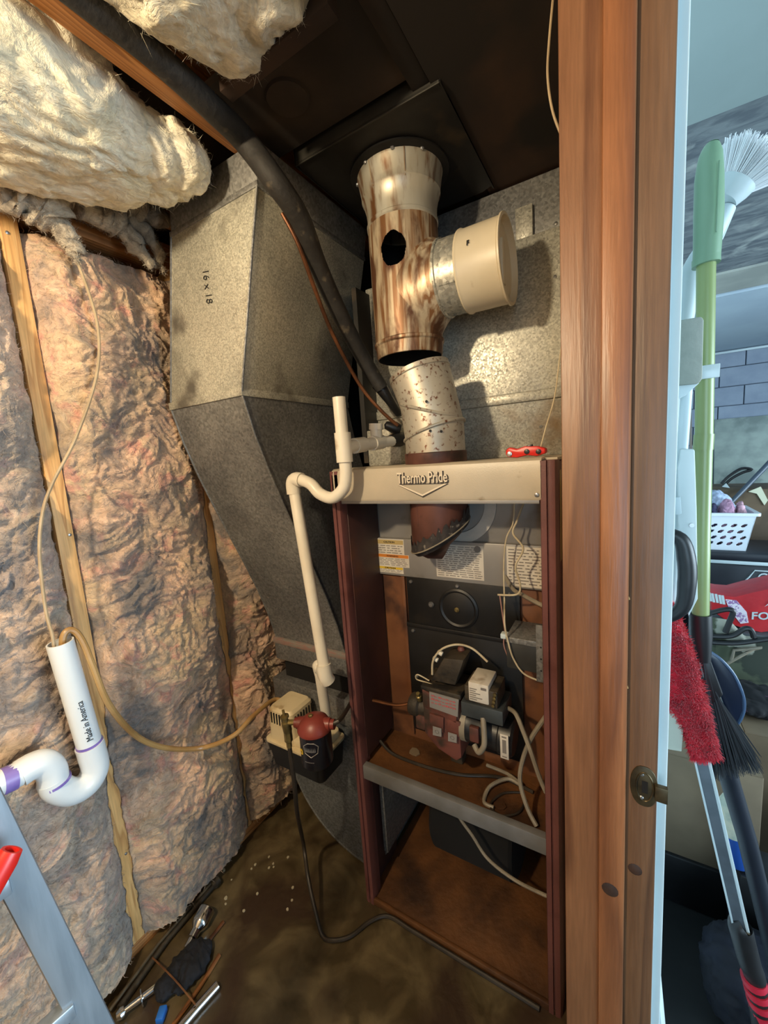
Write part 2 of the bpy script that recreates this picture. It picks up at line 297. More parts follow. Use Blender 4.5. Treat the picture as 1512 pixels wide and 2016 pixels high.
# door frame: jamb, stop, casing, strike
d1 = bpy.data.objects.new('door_1', None); COL.objects.link(d1); d1.location = (0, 0.6, 0); struct(d1)
def jm(n, m, b, bev=0.002): return b.build(n, m, d1, bevel=bev)
jm('jamb', M_jamb, MB().box(-0.071, 0.014, 0.600, 0.622, 0, 2.06))
jm('door_stop', M_stop, MB().box(-0.0235, 0.0102, 0.5885, 0.600, 0, 2.04), 0.004)
jm('jamb_edge', M_jamb2, MB().box(0.0102, 0.0468, 0.5975, 0.622, 0, 2.06), 0.0015)
jm('casing', M_white, MB().box(0.0475, 0.0597, 0.617, 0.675, 0, 2.1), 0.002)
jm('casing_bead', M_white, MB().box(0.0455, 0.0480, 0.603, 0.618, 0, 2.06), 0.0005)
jm('jamb_left', M_jamb, MB().box(-0.071, 0.0468, -0.23, -0.208, 0, 2.06))
jm('head_jamb', M_jamb, MB().box(-0.071, 0.0468, -0.208, 0.60, 2.04, 2.06))
jm('head_casing', M_white, MB().box(0.0475, 0.0585, -0.26, 0.655, 2.05, 2.11))
# strike plate with lip and bolt pocket
zs = 0.985; ring = []
for k in range(28):
    a = 2 * math.pi * k / 28; ring.append((0.0315 + 0.0165 * math.copysign(abs(math.cos(a)) ** 0.8, math.cos(a)), 0.5975, zs + 0.031 * math.sin(a)))
mb = MB().prism(ring, (0, -0.0016, 0)); mb.box(0.044, 0.0585, 0.5885, 0.5965, zs - 0.011, zs + 0.011)
sp = mb.build('strike_plate', mat('tarnished_bronze', c(92, 80, 58), c(64, 56, 42), sc=40, rough=0.4, metal=0.7), d1, bevel=0.001)
rim = MB().tube([(0.0325 + 0.010 * math.cos(a), 0.5955, zs + 0.022 * math.sin(a)) for a in [2 * math.pi * k / 24 for k in range(25)]], 0.0013, 6).build('strike_rim', _m['tarnished_bronze'], sp)
MB().box(0.029, 0.036, 0.5952, 0.5962, zs - 0.009, zs + 0.009).build('bolt_pocket', M_sootshade, sp)  # black fill imitates the shade inside the pocket
for dz in (-0.024, 0.024): MB().lathe([(0.003, 0), (0.002, 0.0012), (0, 0.0014)], (0.029, 0.596, zs + dz * 0.75), (0, -1, 0), 10).build('screw', M_steel, sp)
# knots and nicks in the jamb wood
for n, (px, py, r) in enumerate(((1250, 1712, 0.009), (1201, 1752, 0.011))):
    p = W(px, py, 1, 0.5972 if n == 0 else 0.5882); jm('knot', mat('dark_knot', c(40, 26, 18), c(58, 36, 24), sc=60, rough=0.6), MB().lathe([(r, 0), (r * 0.8, 0.0006), (0, 0.0009)], p, (0, -1, 0), 14), 0)
# splinters on the stop edge
for (px, py) in ((1238, 1180), (1235, 1355), (1200, 1380), (1232, 1160)):
    p = W(px, py, 1, 0.5965); jm('splinter', M_stud, MB().tube([(p[0], p[1] + .001, p[2]), (p[0] - 0.003, p[1] - 0.003, p[2] + 0.010), (p[0] - 0.001, p[1] - 0.002, p[2] + 0.016)], [0.0018, 0.0012, 0.0003], 5), 0)
# closet ceiling: dark boards, joists along the depth
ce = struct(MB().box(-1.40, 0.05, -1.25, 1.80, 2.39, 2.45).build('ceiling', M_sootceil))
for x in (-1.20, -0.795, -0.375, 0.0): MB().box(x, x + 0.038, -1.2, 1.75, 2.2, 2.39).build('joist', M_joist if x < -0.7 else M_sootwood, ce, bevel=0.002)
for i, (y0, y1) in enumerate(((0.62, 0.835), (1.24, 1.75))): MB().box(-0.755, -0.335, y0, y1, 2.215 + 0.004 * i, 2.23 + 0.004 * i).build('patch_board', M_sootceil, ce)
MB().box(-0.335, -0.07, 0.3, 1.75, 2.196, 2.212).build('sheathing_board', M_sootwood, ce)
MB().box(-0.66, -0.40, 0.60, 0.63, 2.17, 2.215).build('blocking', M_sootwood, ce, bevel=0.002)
MB().lathe([(0.045, 0), (0.043, 0.006), (0.02, 0.008), (0.0, 0.008)], (-0.60, 0.725, 2.215), (0, 0, -1), 24).build('cover_disc', M_sootceil, ce)
# garage shell
M_gceil = mat('grey_green_drywall', c(176, 188, 184), c(166, 178, 174), sc=2, rough=0.8)
M_gceil2 = mat('parged_ceiling', c(128, 134, 136), c(98, 104, 110), sc=9, rough=0.9, c3=c(172, 176, 172), sc3=3.5, lo3=0.56, hi3=0.66, st=(1, 3, 1), bump=0.7, bsc=20, dist=0.8)
M_gceil3 = mat('white_ceiling_panel', c(196, 210, 220), c(186, 200, 212), sc=2, rough=0.7)
cg = struct(MB().box(0.05, 5.2, -3.6, 5.7, 2.33, 2.40).build('ceiling_garage', M_gceil2))
MB().box(0.05, 5.2, 0.66, 1.50, 2.300, 2.33).build('ceiling_panel', M_gceil, cg, bevel=0.002)
MB().box(0.05, 5.2, -3.6, 0.655, 2.300, 2.33).build('ceiling_panel', M_gceil, cg, bevel=0.002)
MB().box(0.05, 5.2, 3.35, 5.5, 2.305, 2.33).build('ceiling_panel', M_gceil3, cg, bevel=0.002)
MB().box(0.05, 5.2, 2.95, 3.33, 2.318, 2.33).build('ceiling_panel', mat('cream_ceiling_strip', c(176, 178, 168), c(160, 162, 154), sc=4, rough=0.8), cg)
M_block = mat('grey_painted_block', c(132, 142, 156), c(118, 128, 144), sc=4, rough=0.75, bump=0.5, bsc=60)
wf = struct(MB().box(0.05, 5.2, 5.53, 5.7, 0, 2.45).build('wall_far', mat('block_mortar', c(104, 114, 130), c(96, 106, 122), sc=6, rough=0.9)))
b0 = None
for r in range(12):
    for k in range(8):
        x = 0.06 + 0.406 * k + (0.203 if r % 2 else 0); z = 0.005 + 0.194 * r
        if b0 is None:
            b0 = MB().box(x, x + 0.398, 5.50, 5.54, z, z + 0.187).build('block', M_block, wf, bevel=0.003, seg=1); bx, bz = x, z
        else:
            o = b0.copy(); COL.objects.link(o); o.location = (x - bx, 0, z - bz)
MB().tube([(0.2, 5.47, 2.285), (1.1, 5.47, 2.285), (2.4, 5.47, 2.28)], 0.012, 8).build('conduit', M_white, wf)
wg = struct(MB().box(0.047, 0.0475, 0.66, 1.8, 0, 2.4).build('wall_garage_side', M_white))
struct(MB().box(0.0, 0.05, 1.80, 5.53, 0, 2.45).build('wall_garage_left', M_white))

# ================================================================== wall insulation
def batt(y0, y1, z0, z1, seed, m, label, xf=-1.262, bulge=0.055, res=0.0040, spill=None, bay=(-9, 9), clear_duct=False):
    ny = int((y1 - y0) / res) + 1; nz = int((z1 - z0) / res) + 1
    ys = np.linspace(y0, y1, ny); zs_ = np.linspace(z0, z1, nz); Y, Z = np.meshgrid(ys, zs_, indexing='ij'); y = Y.ravel(); z = Z.ravel()
    P = np.stack([y, z, np.full_like(y, seed * 3.7)], 1)
    wv = np.stack([fbm(P * 4 + 9.1, 3), fbm(P * 4 + 31.7, 3), np.zeros_like(y)], 1) * 0.16
    Q = P + wv
    big = fbm(Q * np.array([3.2, 3.0, 1]), 3)
    fold = fbm(Q * np.array([6, 13, 1]) + 5, 4, True)
    fine = fbm(Q * 34 + 3, 3); fine2 = fbm((P + wv * 2.2) * np.array([55, 80, 1]) + 11, 2, True)
    rid = fbm((P + wv * 1.6) * np.array([14, 26, 1]) + 50, 3, True)
    e = np.minimum(np.minimum(y - y0, y1 - y) / 0.06, 1); e = np.sqrt(np.clip(e, 0, 1))
    ez = np.clip(np.minimum((z1 - z) / 0.10, 1), 0.0, 1) ** 0.5
    crease = np.clip(perlin(Q * np.array([5.5, 8.0, 1]) + 77) * 3.0 - 0.75, 0, 1)
    x = xf + bulge * e * ez * (0.45 + 0.9 * big) + e ** 0.5 * (0.022 * fold + 0.017 * fine + 0.016 * rid + 0.008 * fine2) - 0.034 * crease * e - (1 - e) * 0.034 - (1 - ez) * 0.03
    lo_s, hi_s = spill(z)
    wob = 0.007 * fbm(np.stack([z * 14, y * 0, y * 0 + seed], 1), 3) * 2
    left = y < (y0 + y1) / 2
    yy = np.where(left, y - (1 - e) * np.clip(lo_s + wob, -0.02, lo_s + 0.004), y + (1 - e) * np.clip(hi_s + wob, -0.02, hi_s + 0.004))
    over = (yy < bay[0] + 0.005) & (lo_s > 0.003) & (lo_s + wob > 0.001) & left | (yy > bay[1] - 0.005) & (hi_s > 0.003) & (hi_s + wob > 0.001) & ~left
    yy = np.where(~over, np.clip(yy, bay[0] + 0.0005, bay[1] - 0.0005), yy)
    x = np.where(over, np.maximum(x, -1.2665), x)
    if clear_duct:
        t_ = np.clip((1.66 - z) / 0.845, 0, 1); s_ = t_ * t_ * (3 - 2 * t_) * 0.45 + t_ * 0.55
        dl = np.where(z > 1.66, -1.19 + (z - 1.66) / 0.455 * 0.112, -1.19 + 0.072 * s_); dl = np.where(z < 0.72, -1.15, dl); df = np.where(z < 0.83, 0.985, 0.75 + 0.25 * s_)
        x = np.where((yy > df - 0.012), np.minimum(x, dl - 0.006), x)
    vs = np.stack([np.maximum(x, -1.345), yy, z], 1).tolist(); f = []
    I = lambda i, j: i * nz + j
    for i in range(ny - 1):
        for j in range(nz - 1): f.append((I(i, j), I(i + 1, j), I(i + 1, j + 1), I(i, j + 1)))
    bd = [I(i, 0) for i in range(ny)] + [I(ny - 1, j) for j in range(1, nz)] + [I(i, nz - 1) for i in range(ny - 2, -1, -1)] + [I(0, j) for j in range(nz - 2, 0, -1)]
    n = len(bd); cl = lambda q: min(max(q, bay[0] + 0.0005), bay[1] - 0.0005)
    b1_ = len(vs); vs += [[vs[i][0] - (0.002 if cl(vs[i][1]) != vs[i][1] else 0.0), cl(vs[i][1]), vs[i][2]] for i in bd]
    b0_ = len(vs); vs += [[-1.36, cl(vs[i][1]), vs[i][2]] for i in bd]
    for k in range(n): q = (k + 1) % n; f.append((bd[q], bd[k], b1_ + k, b1_ + q)); f.append((b1_ + q, b1_ + k, b0_ + k, b0_ + q))
    f.append(tuple(b0_ + k for k in range(n)))
    o = mesh_obj('insulation_batt', vs, f, m, None, ang=180); wisps(o, vs, 9000, m, int(seed)); return tag(o, label, 'insulation', 'batts between the wall studs')
def wisps(o, vs, n, m, seed, lmin=0.008, lmax=0.026, out=0.5, r=0.00035, flat=(1, 1, 1)):
    rs = np.random.RandomState(seed); me = o.data; me.calc_loop_triangles(); mb = MB(); nv = len(me.vertices); idx = rs.randint(0, nv, n)
    for i in idx:
        v = me.vertices[int(i)]; p = v.co; nn = v.normal; d = V(rs.normal(size=3)); d = (d - nn * d.dot(nn)).normalized(); L = float(rs.uniform(lmin, lmax)); e = V(rs.normal(size=3)) * 0.35
        a = p + nn * 0.0005; b1 = p + d * L * 0.5 + nn * L * out * 0.5; b2 = p + (d + e).normalized() * L + nn * L * out * float(rs.uniform(-0.2, 0.6)); w = nn.cross(d) * r
        mb.add([a - w, a + w, b1 + w, b1 - w, b2], [(0, 1, 2, 3), (3, 2, 4)])
    w_ = mb.build('loose_fibres', m, o, ang=180); w_['kind'] = 'stuff'; return w_
low_ = lambda z: np.clip((1.0 - z) / 0.5, 0, 1) * 0.006 + np.exp(-((z - 0.68) / 0.10) ** 2) * 0.010
mid_ = lambda z: 0.019 - 0.016 * np.exp(-((z - 1.05) / 0.28) ** 4)
batt(0.0765, 0.4355, 0.042, 2.112, 1, M_insul2, 'grey pink fibreglass batt behind the white drain trap and ladder', spill=lambda z: (z * 0 - 0.001, low_(z)), bay=(0.0745, 0.4365))
batt(0.4765, 0.8605, 0.042, 2.085, 2, M_insul, 'wide pink fibreglass batt between the bare stud and the metal duct', spill=lambda z: (low_(z) * 0.9, mid_(z)), bay=(0.4755, 0.8615))
batt(0.9015, 1.2665, 0.06, 2.112, 5, M_insul, 'narrow orange pink fibreglass batt tucked behind the slanting metal duct', xf=-1.245, bulge=0.085, spill=lambda z: (mid_(z) * 0.6, z * 0 - 0.001), bay=(0.9005, 1.2675), clear_duct=True)
# hanging ceiling insulation
def blob(parts, name, m, label, group, amp=0.02, seed=1.0, nu=150, nv=110, fsc=9, streak=(1, 1, 1), tuft=0.012):
    mb = MB()
    for (ctr, rad, ex) in parts:
        u = np.linspace(0, 2 * np.pi, nu, endpoint=False); v = np.linspace(-np.pi / 2 + 0.02, np.pi / 2 - 0.02, nv); U, T = np.meshgrid(u, v, indexing='ij')
        sg = lambda q: np.sign(q) * np.abs(q) ** ex
        D = np.stack([sg(np.cos(T) * np.cos(U)), sg(np.sin(T)), sg(np.cos(T) * np.sin(U))], -1).reshape(-1, 3)
        P = D * np.array(rad); Wd = np.stack([fbm(P * 5 + seed, 3), fbm(P * 5 + seed + 40, 3), fbm(P * 5 + seed + 80, 3)], 1) * 0.12
        Q = (P + Wd) * np.array(streak)
        n = amp * 1.3 * fbm(Q * fsc * 0.45 + seed, 3) + amp * 0.8 * fbm(Q * fsc + seed * 2, 4, True) + tuft * fbm(Q * fsc * 4 + seed, 3)
        nn = D / (np.linalg.norm(D, axis=1)[:, None] + 1e-6)
        P = P + nn * n[:, None] + np.array(ctr); vs = P.tolist(); f = []
        for i in range(nu):
            k = (i + 1) % nu
            for j in range(nv - 1): f.append((i * nv + j, k * nv + j, k * nv + j + 1, i * nv + j + 1))
        f.append(tuple(i * nv for i in range(nu))); f.append(tuple(i * nv + nv - 1 for i in range(nu - 1, -1, -1)))
        mb.add(vs, f)
    o = mb.build(name, m, None, ang=180)
    if label: tag(o, label, 'insulation', group); wisps(o, None, 5000 if nu > 100 else 1800, m, int(seed), 0.008, 0.026, 0.22, 0.00025)
    return o
blob([((-0.978, 0.25, 2.17), (0.180, 0.40, 0.105), 0.75)], 'ceiling_batt', M_winsul, 'big white fibreglass batt sagging between the joist and the left wall', 'batts hanging from the ceiling', amp=0.022, seed=2.0, streak=(1, 0.7, 1))
blob([((-0.90, 0.62, 2.165), (0.085, 0.09, 0.05), 0.9)], 'ceiling_batt', M_winsul, 'torn white fibreglass flap curling at the batt end above the duct', 'batts hanging from the ceiling', amp=0.03, seed=6.0, nu=90, nv=70)
blob([((-0.535, 0.37, 2.225), (0.125, 0.25, 0.085), 0.75)], 'ceiling_batt', M_winsul, 'white fibreglass batt bulging between the black pipe and the flue box', 'batts hanging from the ceiling', amp=0.03, seed=11.0, streak=(1, 0.7, 1))
blob([((-0.428, 0.50, 2.220), (0.036, 0.075, 0.045), 0.9)], 'ceiling_batt', M_winsul, 'small loose white fibreglass clump near the dark ceiling board', 'batts hanging from the ceiling', amp=0.03, seed=21.0, nu=70, nv=50)
def strands(name, label, paths, m):
    mb = MB()
    for pts, r in paths:
        P, R = smooth_path([V(p) for p in pts], r, 14)
        nz_ = fbm(np.array([[p.x * 30, p.y * 30, p.z * 30] for p in P]), 3); R = [max(0.0012, a * (1 + 0.9 * n)) for a, n in zip(R, nz_)]
        jit = fbm(np.array([[p.x * 22 + 7, p.y * 22, p.z * 22] for p in P]), 3)
        P = [p + V((0.012 * j, 0.014 * j, 0)) for p, j in zip(P, jit)]
        mb.tube(P, R, 14)
    o = mb.build(name, m, None, ang=180); wisps(o, None, 2600, m, 9, 0.006, 0.02, 0.5); return tag(o, label, 'insulation', 'torn insulation strands over the top plate')
X = -1.235
def PX(x, *p): return [W(a, b, 0, x) for a, b in p]
strands('insulation_strand', 'thick grey fibreglass strand drooping over the top plate beside the cable', [(PX(-1.17, (20, 365), (70, 395), (105, 430), (135, 480), (155, 515)), [0.05, 0.055, 0.034, 0.022, 0.006]), (PX(-1.19, (-20, 350), (60, 375), (130, 372)), [0.05, 0.05, 0.035])], M_ginsul)
strands('insulation_strand', 'ragged pale fibreglass strand hanging in the corner by the duct', [(PX(-1.19, (150, 405), (210, 428), (260, 470), (300, 528)), [0.026, 0.032, 0.026, 0.008]), (PX(-1.19, (250, 430), (300, 470), (318, 535)), [0.022, 0.016, 0.005]), (PX(-1.165, (245, 395), (290, 418), (325, 435)), [0.034, 0.030, 0.022])], M_ginsul)
# lamp holder of the closet bulb
t = thing('lamp_holder', (-0.64, -0.48, 2.39), 'white ceramic bulb holder on the closet ceiling', 'lamp holder')
MB().lathe([(0.05, 0), (0.048, -0.03), (0.025, -0.05), (0.022, -0.30), (0.0, -0.30)], (-0.64, -0.48, 2.39), (0, 0, 1), 24).build('holder', M_white, t)
# ================================================================== furnace
FX0, FX1, FY, FZ = -0.722, -0.116, 0.90, 1.435
fu = thing('furnace', (-0.42, 0.9, 0), 'burgundy and beige furnace cabinet with its front door off, rusty inside', 'furnace')
def fp(name, m, b, bev=0.0, lab=None, par=None):
    o = b.build(name, m, par or fu, bevel=bev)
    if lab: part(o, lab)
    return o
def ln(p, q): return MB().tube([p, q], 0.001, 5)
# corner posts: folded channel, two ridges
for s, (xo, xi) in ((0, (FX0, FX0 + 0.034)), (1, (FX1, FX1 - 0.034))):
    d = 1 if s == 0 else -1
    sec = [(xo, FY + 0.05), (xo, FY + 0.010), (xo + d * 0.004, FY + 0.002), (xo + d * 0.010, FY), (xo + d * 0.016, FY), (xo + d * 0.0175, FY + 0.006), (xo + d * 0.0195, FY + 0.006), (xo + d * 0.021, FY), (xo + d * 0.032, FY), (xo + d * 0.034, FY + 0.004), (xo + d * 0.034, FY + 0.03), (xo + d * 0.03, FY + 0.03), (xo + d * 0.03, FY + 0.05)]
    fp('corner_post', M_burg, MB().loft([[(x, y, 0.0) for x, y in sec], [(x, y, FZ) for x, y in sec]]), 0)
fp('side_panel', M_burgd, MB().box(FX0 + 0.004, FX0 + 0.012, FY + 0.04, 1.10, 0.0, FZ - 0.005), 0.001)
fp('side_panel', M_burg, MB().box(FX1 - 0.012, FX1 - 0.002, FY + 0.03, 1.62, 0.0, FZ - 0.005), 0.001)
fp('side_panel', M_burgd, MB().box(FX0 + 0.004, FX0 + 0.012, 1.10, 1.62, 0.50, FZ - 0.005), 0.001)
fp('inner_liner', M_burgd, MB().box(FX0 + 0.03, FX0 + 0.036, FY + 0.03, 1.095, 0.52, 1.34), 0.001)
fp('rear_panel', M_burgd, MB().box(FX0, FX1, 1.62, 1.63, 0.0, FZ - 0.005), 0)
# top: folded beige front rail with a rolled edge and a top sheet
prof = [(0.004, 1.350), (0.0, 1.356), (0.0, 1.425), (0.003, 1.436), (0.012, 1.441), (0.05, 1.442), (0.05, 1.437), (0.014, 1.436), (0.008, 1.43), (0.008, 1.362), (0.03, 1.360), (0.03, 1.350)]
fp('top_rail', M_beige, MB().loft([[(x, FY + a, z) for a, z in prof] for x in (FX0 + 0.012, FX1 - 0.031)]), 0.0)
fp('rail_lip', M_silver, MB().box(FX0 + 0.036, FX1 - 0.036, FY + 0.004, FY + 0.028, 1.342, 1.351), 0.001)
fp('top_sheet', M_beige, MB().box(FX0 + 0.004, FX1 - 0.004, FY + 0.045, 1.62, 1.432, 1.4395), 0.001)
for x in (FX1 - 0.040,): fp('screw', M_steel, MB().lathe([(0.005, 0), (0.005, 0.002), (0.003, 0.003), (0, 0.003)], (x, FY, 1.362), (0, -1, 0), 12))
# name badge: shadow letters + letters + chevron
cx = W(830, 945, 1, FY)
bz = 1.408
M_badge = mat('badge_dark', c(48, 42, 40), rough=0.6); M_badgew = mat('badge_cream', c(214, 200, 178), rough=0.45)
text('Thermo Pride', (cx[0] + 0.0026, FY - 0.0002, bz - 0.0020), (1, 0, 0), (0, 0, 1), 0.0385, M_badge, fu, 'badge_shadow', sx=0.63, bold=0.06)
text('Thermo Pride', (cx[0], FY - 0.0012, bz), (1, 0, 0), (0, 0, 1), 0.0385, M_badgew, fu, 'badge_lettering', sx=0.63, bold=0.010)
def chev(w, h, z0, th, yy, dx=0):
    return [(cx[0] + dx - w, yy, z0), (cx[0] + dx, yy, z0 - h), (cx[0] + dx + w, yy, z0), (cx[0] + dx + w - th * 1.9, yy, z0), (cx[0] + dx, yy, z0 - h + th), (cx[0] + dx - w + th * 1.9, yy, z0)]
for (w, h, z0, th, yy, dx, mm, nm) in ((0.070, 0.033, bz - 0.017, 0.0065, FY - 0.0006, 0.002, M_badge, 'badge_chevron_shadow'), (0.068, 0.030, bz - 0.016, 0.0045, FY - 0.0012, 0, M_badgew, 'badge_chevron')):
    q = chev(w, h, z0, th, yy, dx); fp(nm, mm, MB().prism(q, (0, 0.0005, 0)))
fp('badge_line', M_badge, MB().box(cx[0] - 0.064, cx[0] + 0.068, FY - 0.0009, FY - 0.0003, bz - 0.0165, bz - 0.0145))
# vestibule back: upper grey sheet, proud label panel, rusty side sheets, black burner plates
YB = 1.10
fp('flue_panel', M_silver, MB().box(-0.712, -0.128, YB, YB + 0.01, 1.19, 1.432), 0.001)
pan = fp('label_panel', M_silver, MB().box(-0.708, -0.13, YB - 0.016, YB, 1.082, 1.205), 0.003)
fp('heat_shield', M_rustpanel, MB().box(-0.708, -0.13, YB + 0.002, YB + 0.012, 0.50, 1.085), 0.001)
fp('shield_flange', M_rustpanel, MB().box(-0.612, -0.600, YB - 0.010, YB + 0.002, 0.52, 1.08), 0.001)
up = fp('burner_plate', M_blackplate, MB().box(-0.592, -0.238, YB - 0.012, YB + 0.001, 0.925, 1.082), 0.002)
lw = fp('burner_plate', M_blackplate, MB().box(-0.598, -0.236, YB - 0.012, YB + 0.001, 0.545, 0.918), 0.002)
fp('plate_bar', M_blackplate, MB().box(-0.598, -0.236, YB - 0.018, YB - 0.004, 0.914, 0.928), 0.002)
for par, pts in ((up, ((-0.575, 1.066), (-0.419, 1.068), (-0.265, 1.06))), (lw, ((-0.578, 0.9), (-0.575, 0.74)))):
    for x, z in pts: fp('bolt', M_steel, MB().lathe([(0.0065, 0), (0.0065, 0.003), (0.004, 0.006), (0, 0.0065)], (x, YB - 0.012, z), (0, -1, 0), 8), par=par)
dr = fp('sight_door', M_blackplate, MB().lathe([(0.062, 0), (0.062, 0.004), (0.056, 0.007), (0.050, 0.004), (0.042, 0.006), (0.020, 0.010), (0.0, 0.0105)], (-0.419, YB - 0.012, 0.998), (0, -1, 0), 40), lab='round black sight door with a rim', par=None)
fp('knob', M_brass, MB().lathe([(0.007, 0), (0.008, 0.005), (0.004, 0.009), (0, 0.009)], (-0.419, YB - 0.022, 0.998), (0, -1, 0), 12), par=dr)
fp('wing_bolt', M_steel, MB().lathe([(0.009, 0), (0.010, 0.004), (0.006, 0.009), (0, 0.0095)], (-0.507, YB - 0.012, 0.999), (0, -1, 0), 10), par=up)
# stickers
def sticker(x0, x1, z0, z1, heads, nl, y=YB - 0.0163, name='sticker', seed=0, lab=None):
    s = fp(name, M_paper, MB().box(x0, x1, y - 0.0006, y, z0, z1), lab=lab, par=pan)
    for (za, zb, mm, w0, w1) in heads: fp('sticker_band', mm, MB().box(x0 + w0, x0 + w1, y - 0.001, y - 0.0006, za, zb), par=pan)
    rnd = random.Random(seed); mb = MB(); h = (z1 - z0) / (nl + 1)
    for k in range(nl):
        z = z1 - h * (k + 1); x = x0 + 0.005
        if any(za - 0.001 < z < zb + 0.001 for za, zb, *_ in heads): continue
        while x < x1 - 0.012:
            w = rnd.uniform(0.006, 0.022); w = min(w, x1 - 0.005 - x)
            mb.box(x, x + w, y - 0.0011, y - 0.0006, z - h * 0.16, z + h * 0.16); x += w + rnd.uniform(0.002, 0.008)
    fp('sticker_print', M_greyink, mb, par=pan)
sticker(-0.697, -0.590, 1.150, 1.203, [(1.186, 1.200, M_tanlab, 0.002, 0.105)], 6, seed=1, lab='caution sticker with tan heading')
sticker(-0.694, -0.574, 1.112, 1.153, [(1.142, 1.152, M_orange, 0.002, 0.118)], 7, y=YB - 0.0168, seed=2, lab='warning sticker with orange heading')
sticker(-0.692, -0.597, 1.090, 1.1115, [(1.103, 1.110, M_yellow, 0.002, 0.093)], 5, seed=3, lab='caution sticker with yellow heading')
for tx, z, wdt in (('CAUTION', 1.193, -0.643), ('WARNING', 1.147, -0.634), ('CAUTION', 1.1065, -0.645)): text(tx, (wdt, YB - 0.0182, z), (1, 0, 0), (0, 0, 1), 0.0075, M_ink, pan, 'sticker_heading', sx=1.2)
sticker(-0.482, -0.335, 1.094, 1.196, [], 15, seed=4, lab='large rating label with small print')
sticker(-0.270, -0.150, 1.088, 1.20, [], 12, seed=5, lab='stained wiring label')
fp('rating_logo', M_greyink, MB().lathe([(0.010, 0), (0.010, 0.0006), (0, 0.0006)], (-0.352, YB - 0.0167, 1.186), (0, -1, 0), 20), par=pan)
# flue stub inside, with burnt torn wrap, and collar ring
fp('collar_ring', mat('pale_flange', c(186, 180, 172), c(170, 164, 156), sc=12, rough=0.5), MB().lathe([(0.118, 0), (0.118, 0.006), (0.085, 0.006), (0.085, 0)], (-0.415, YB, 1.315), (0, -1, 0), 48), lab='pale flange ring')
SX, SY, SR = -0.428, 1.0, 0.079; N_ = 72; rnd = random.Random(5)
def cut(dx, dy): return 1.258 + 0.50 * dx + 0.30 * dy
def sring(r, f): return [(SX + r * math.cos(2 * math.pi * k / N_), SY + r * math.sin(2 * math.pi * k / N_), f(SR * math.cos(2 * math.pi * k / N_), SR * math.sin(2 * math.pi * k / N_))) for k in range(N_)]
sh_ = lambda L, dx, dy: [(x + dx, y + dy, z) for x, y, z in L]
fp('flue_stub', M_fluebrown, MB().loft([sring(SR, lambda a, b: 1.446), sring(SR, lambda a, b: 1.35), sring(SR, cut), sh_(sring(SR * 0.93, lambda a, b: cut(a, b) - 0.018), 0.004, 0.006), sh_(sring(SR * 0.72, lambda a, b: cut(a, b) - 0.034), 0.010, 0.016), sh_(sring(SR * 0.3, lambda a, b: cut(a, b) - 0.042), 0.014, 0.025)]), lab='rust brown flue stub')
fp('stub_seam', M_fluebrown, MB().tube([(SX - 0.03, SY - 0.0735, 1.44), (SX - 0.03, SY - 0.0735, 1.28)], 0.0016, 6))
rag = [rnd.uniform(0.006, 0.030) for k in range(N_)]
tw = [[(SX + (SR + 0.003) * math.cos(2 * math.pi * k / N_), SY + (SR + 0.003) * math.sin(2 * math.pi * k / N_), cut(SR * math.cos(2 * math.pi * k / N_), SR * math.sin(2 * math.pi * k / N_)) + q_) for k, q_ in enumerate(L_)] for L_ in (rag, [0.0] * N_, [-0.012] * N_)]
tw.append(sh_(sring(SR * 0.95, lambda a, b: cut(a, b) - 0.024), 0.004, 0.006))
fp('torn_wrap', mat('charred_wrap', c(52, 46, 44), c(34, 30, 30), sc=60, rough=0.8, c3=c(112, 104, 94), sc3=70, lo3=0.6, hi3=0.68), MB().loft(tw, False, False), lab='charred ragged wrap at the stub end')
fp('wrap_edge', M_conduit, MB().tube([(x, y, z - 0.013) for x, y, z in sring(SR + 0.0035, cut)] + [(lambda p: (p[0], p[1], p[2] - 0.013))(sring(SR + 0.0035, cut)[0])], 0.0018, 6))
# shelf, rail, base
fp('shelf', M_rust, MB().box(FX0 + 0.02, FX1 - 0.02, FY + 0.02, YB + 0.30, 0.493, 0.500), 0)
fp('cross_rail', M_graybar, MB().box(FX0 + 0.018, FX1 - 0.030, FY + 0.003, FY + 0.024, 0.466, 0.513), 0.002)
fp('base_pan', M_rust, MB().box(FX0 + 0.01, FX1 - 0.01, FY + 0.002, 1.60, 0.0, 0.012), 0.001)
fp('base_lip', M_rust, MB().box(FX0 + 0.03, FX1 - 0.03, FY + 0.001, FY + 0.012, 0.0, 0.022), 0.002)
fp('blower_divider', M_blackplate, MB().box(FX0 + 0.02, FX1 - 0.02, 1.40, 1.41, 0.012, 0.493), 0)
# blower housing in the lower bay
bl = fp('blower_housing', M_sootshade, MB().lathe([(0.02, 0), (0.155, 0), (0.165, 0.01), (0.165, 0.27), (0.155, 0.28), (0.02, 0.28)], (-0.56, 1.235, 0.19), (1, 0, 0), 36, True, True))  # coloured black to imitate the deep shade of the bay
# scraps and flakes on the shelf
for (px, py) in ((815, 1480), (958, 1575), (985, 1585)):
    p = W(px, py, 2, 0.503); mb = MB(); r = random.Random(px); rg = [(p[0] + r.uniform(.6, 1) * 0.022 * math.cos(a), p[1] + r.uniform(.6, 1) * 0.022 * math.sin(a), 0.5005) for a in [k * 0.785 for k in range(8)]]
    fp('rust_flake', M_card if px == 815 else M_rust, mb.prism(rg, (0, 0, 0.003)))
# side label
fp('side_label', M_tanlab, MB().box(FX1 - 0.0025, FX1 - 0.0015, 0.935, 0.985, 1.20, 1.41), lab='yellowed label on the cabinet side')
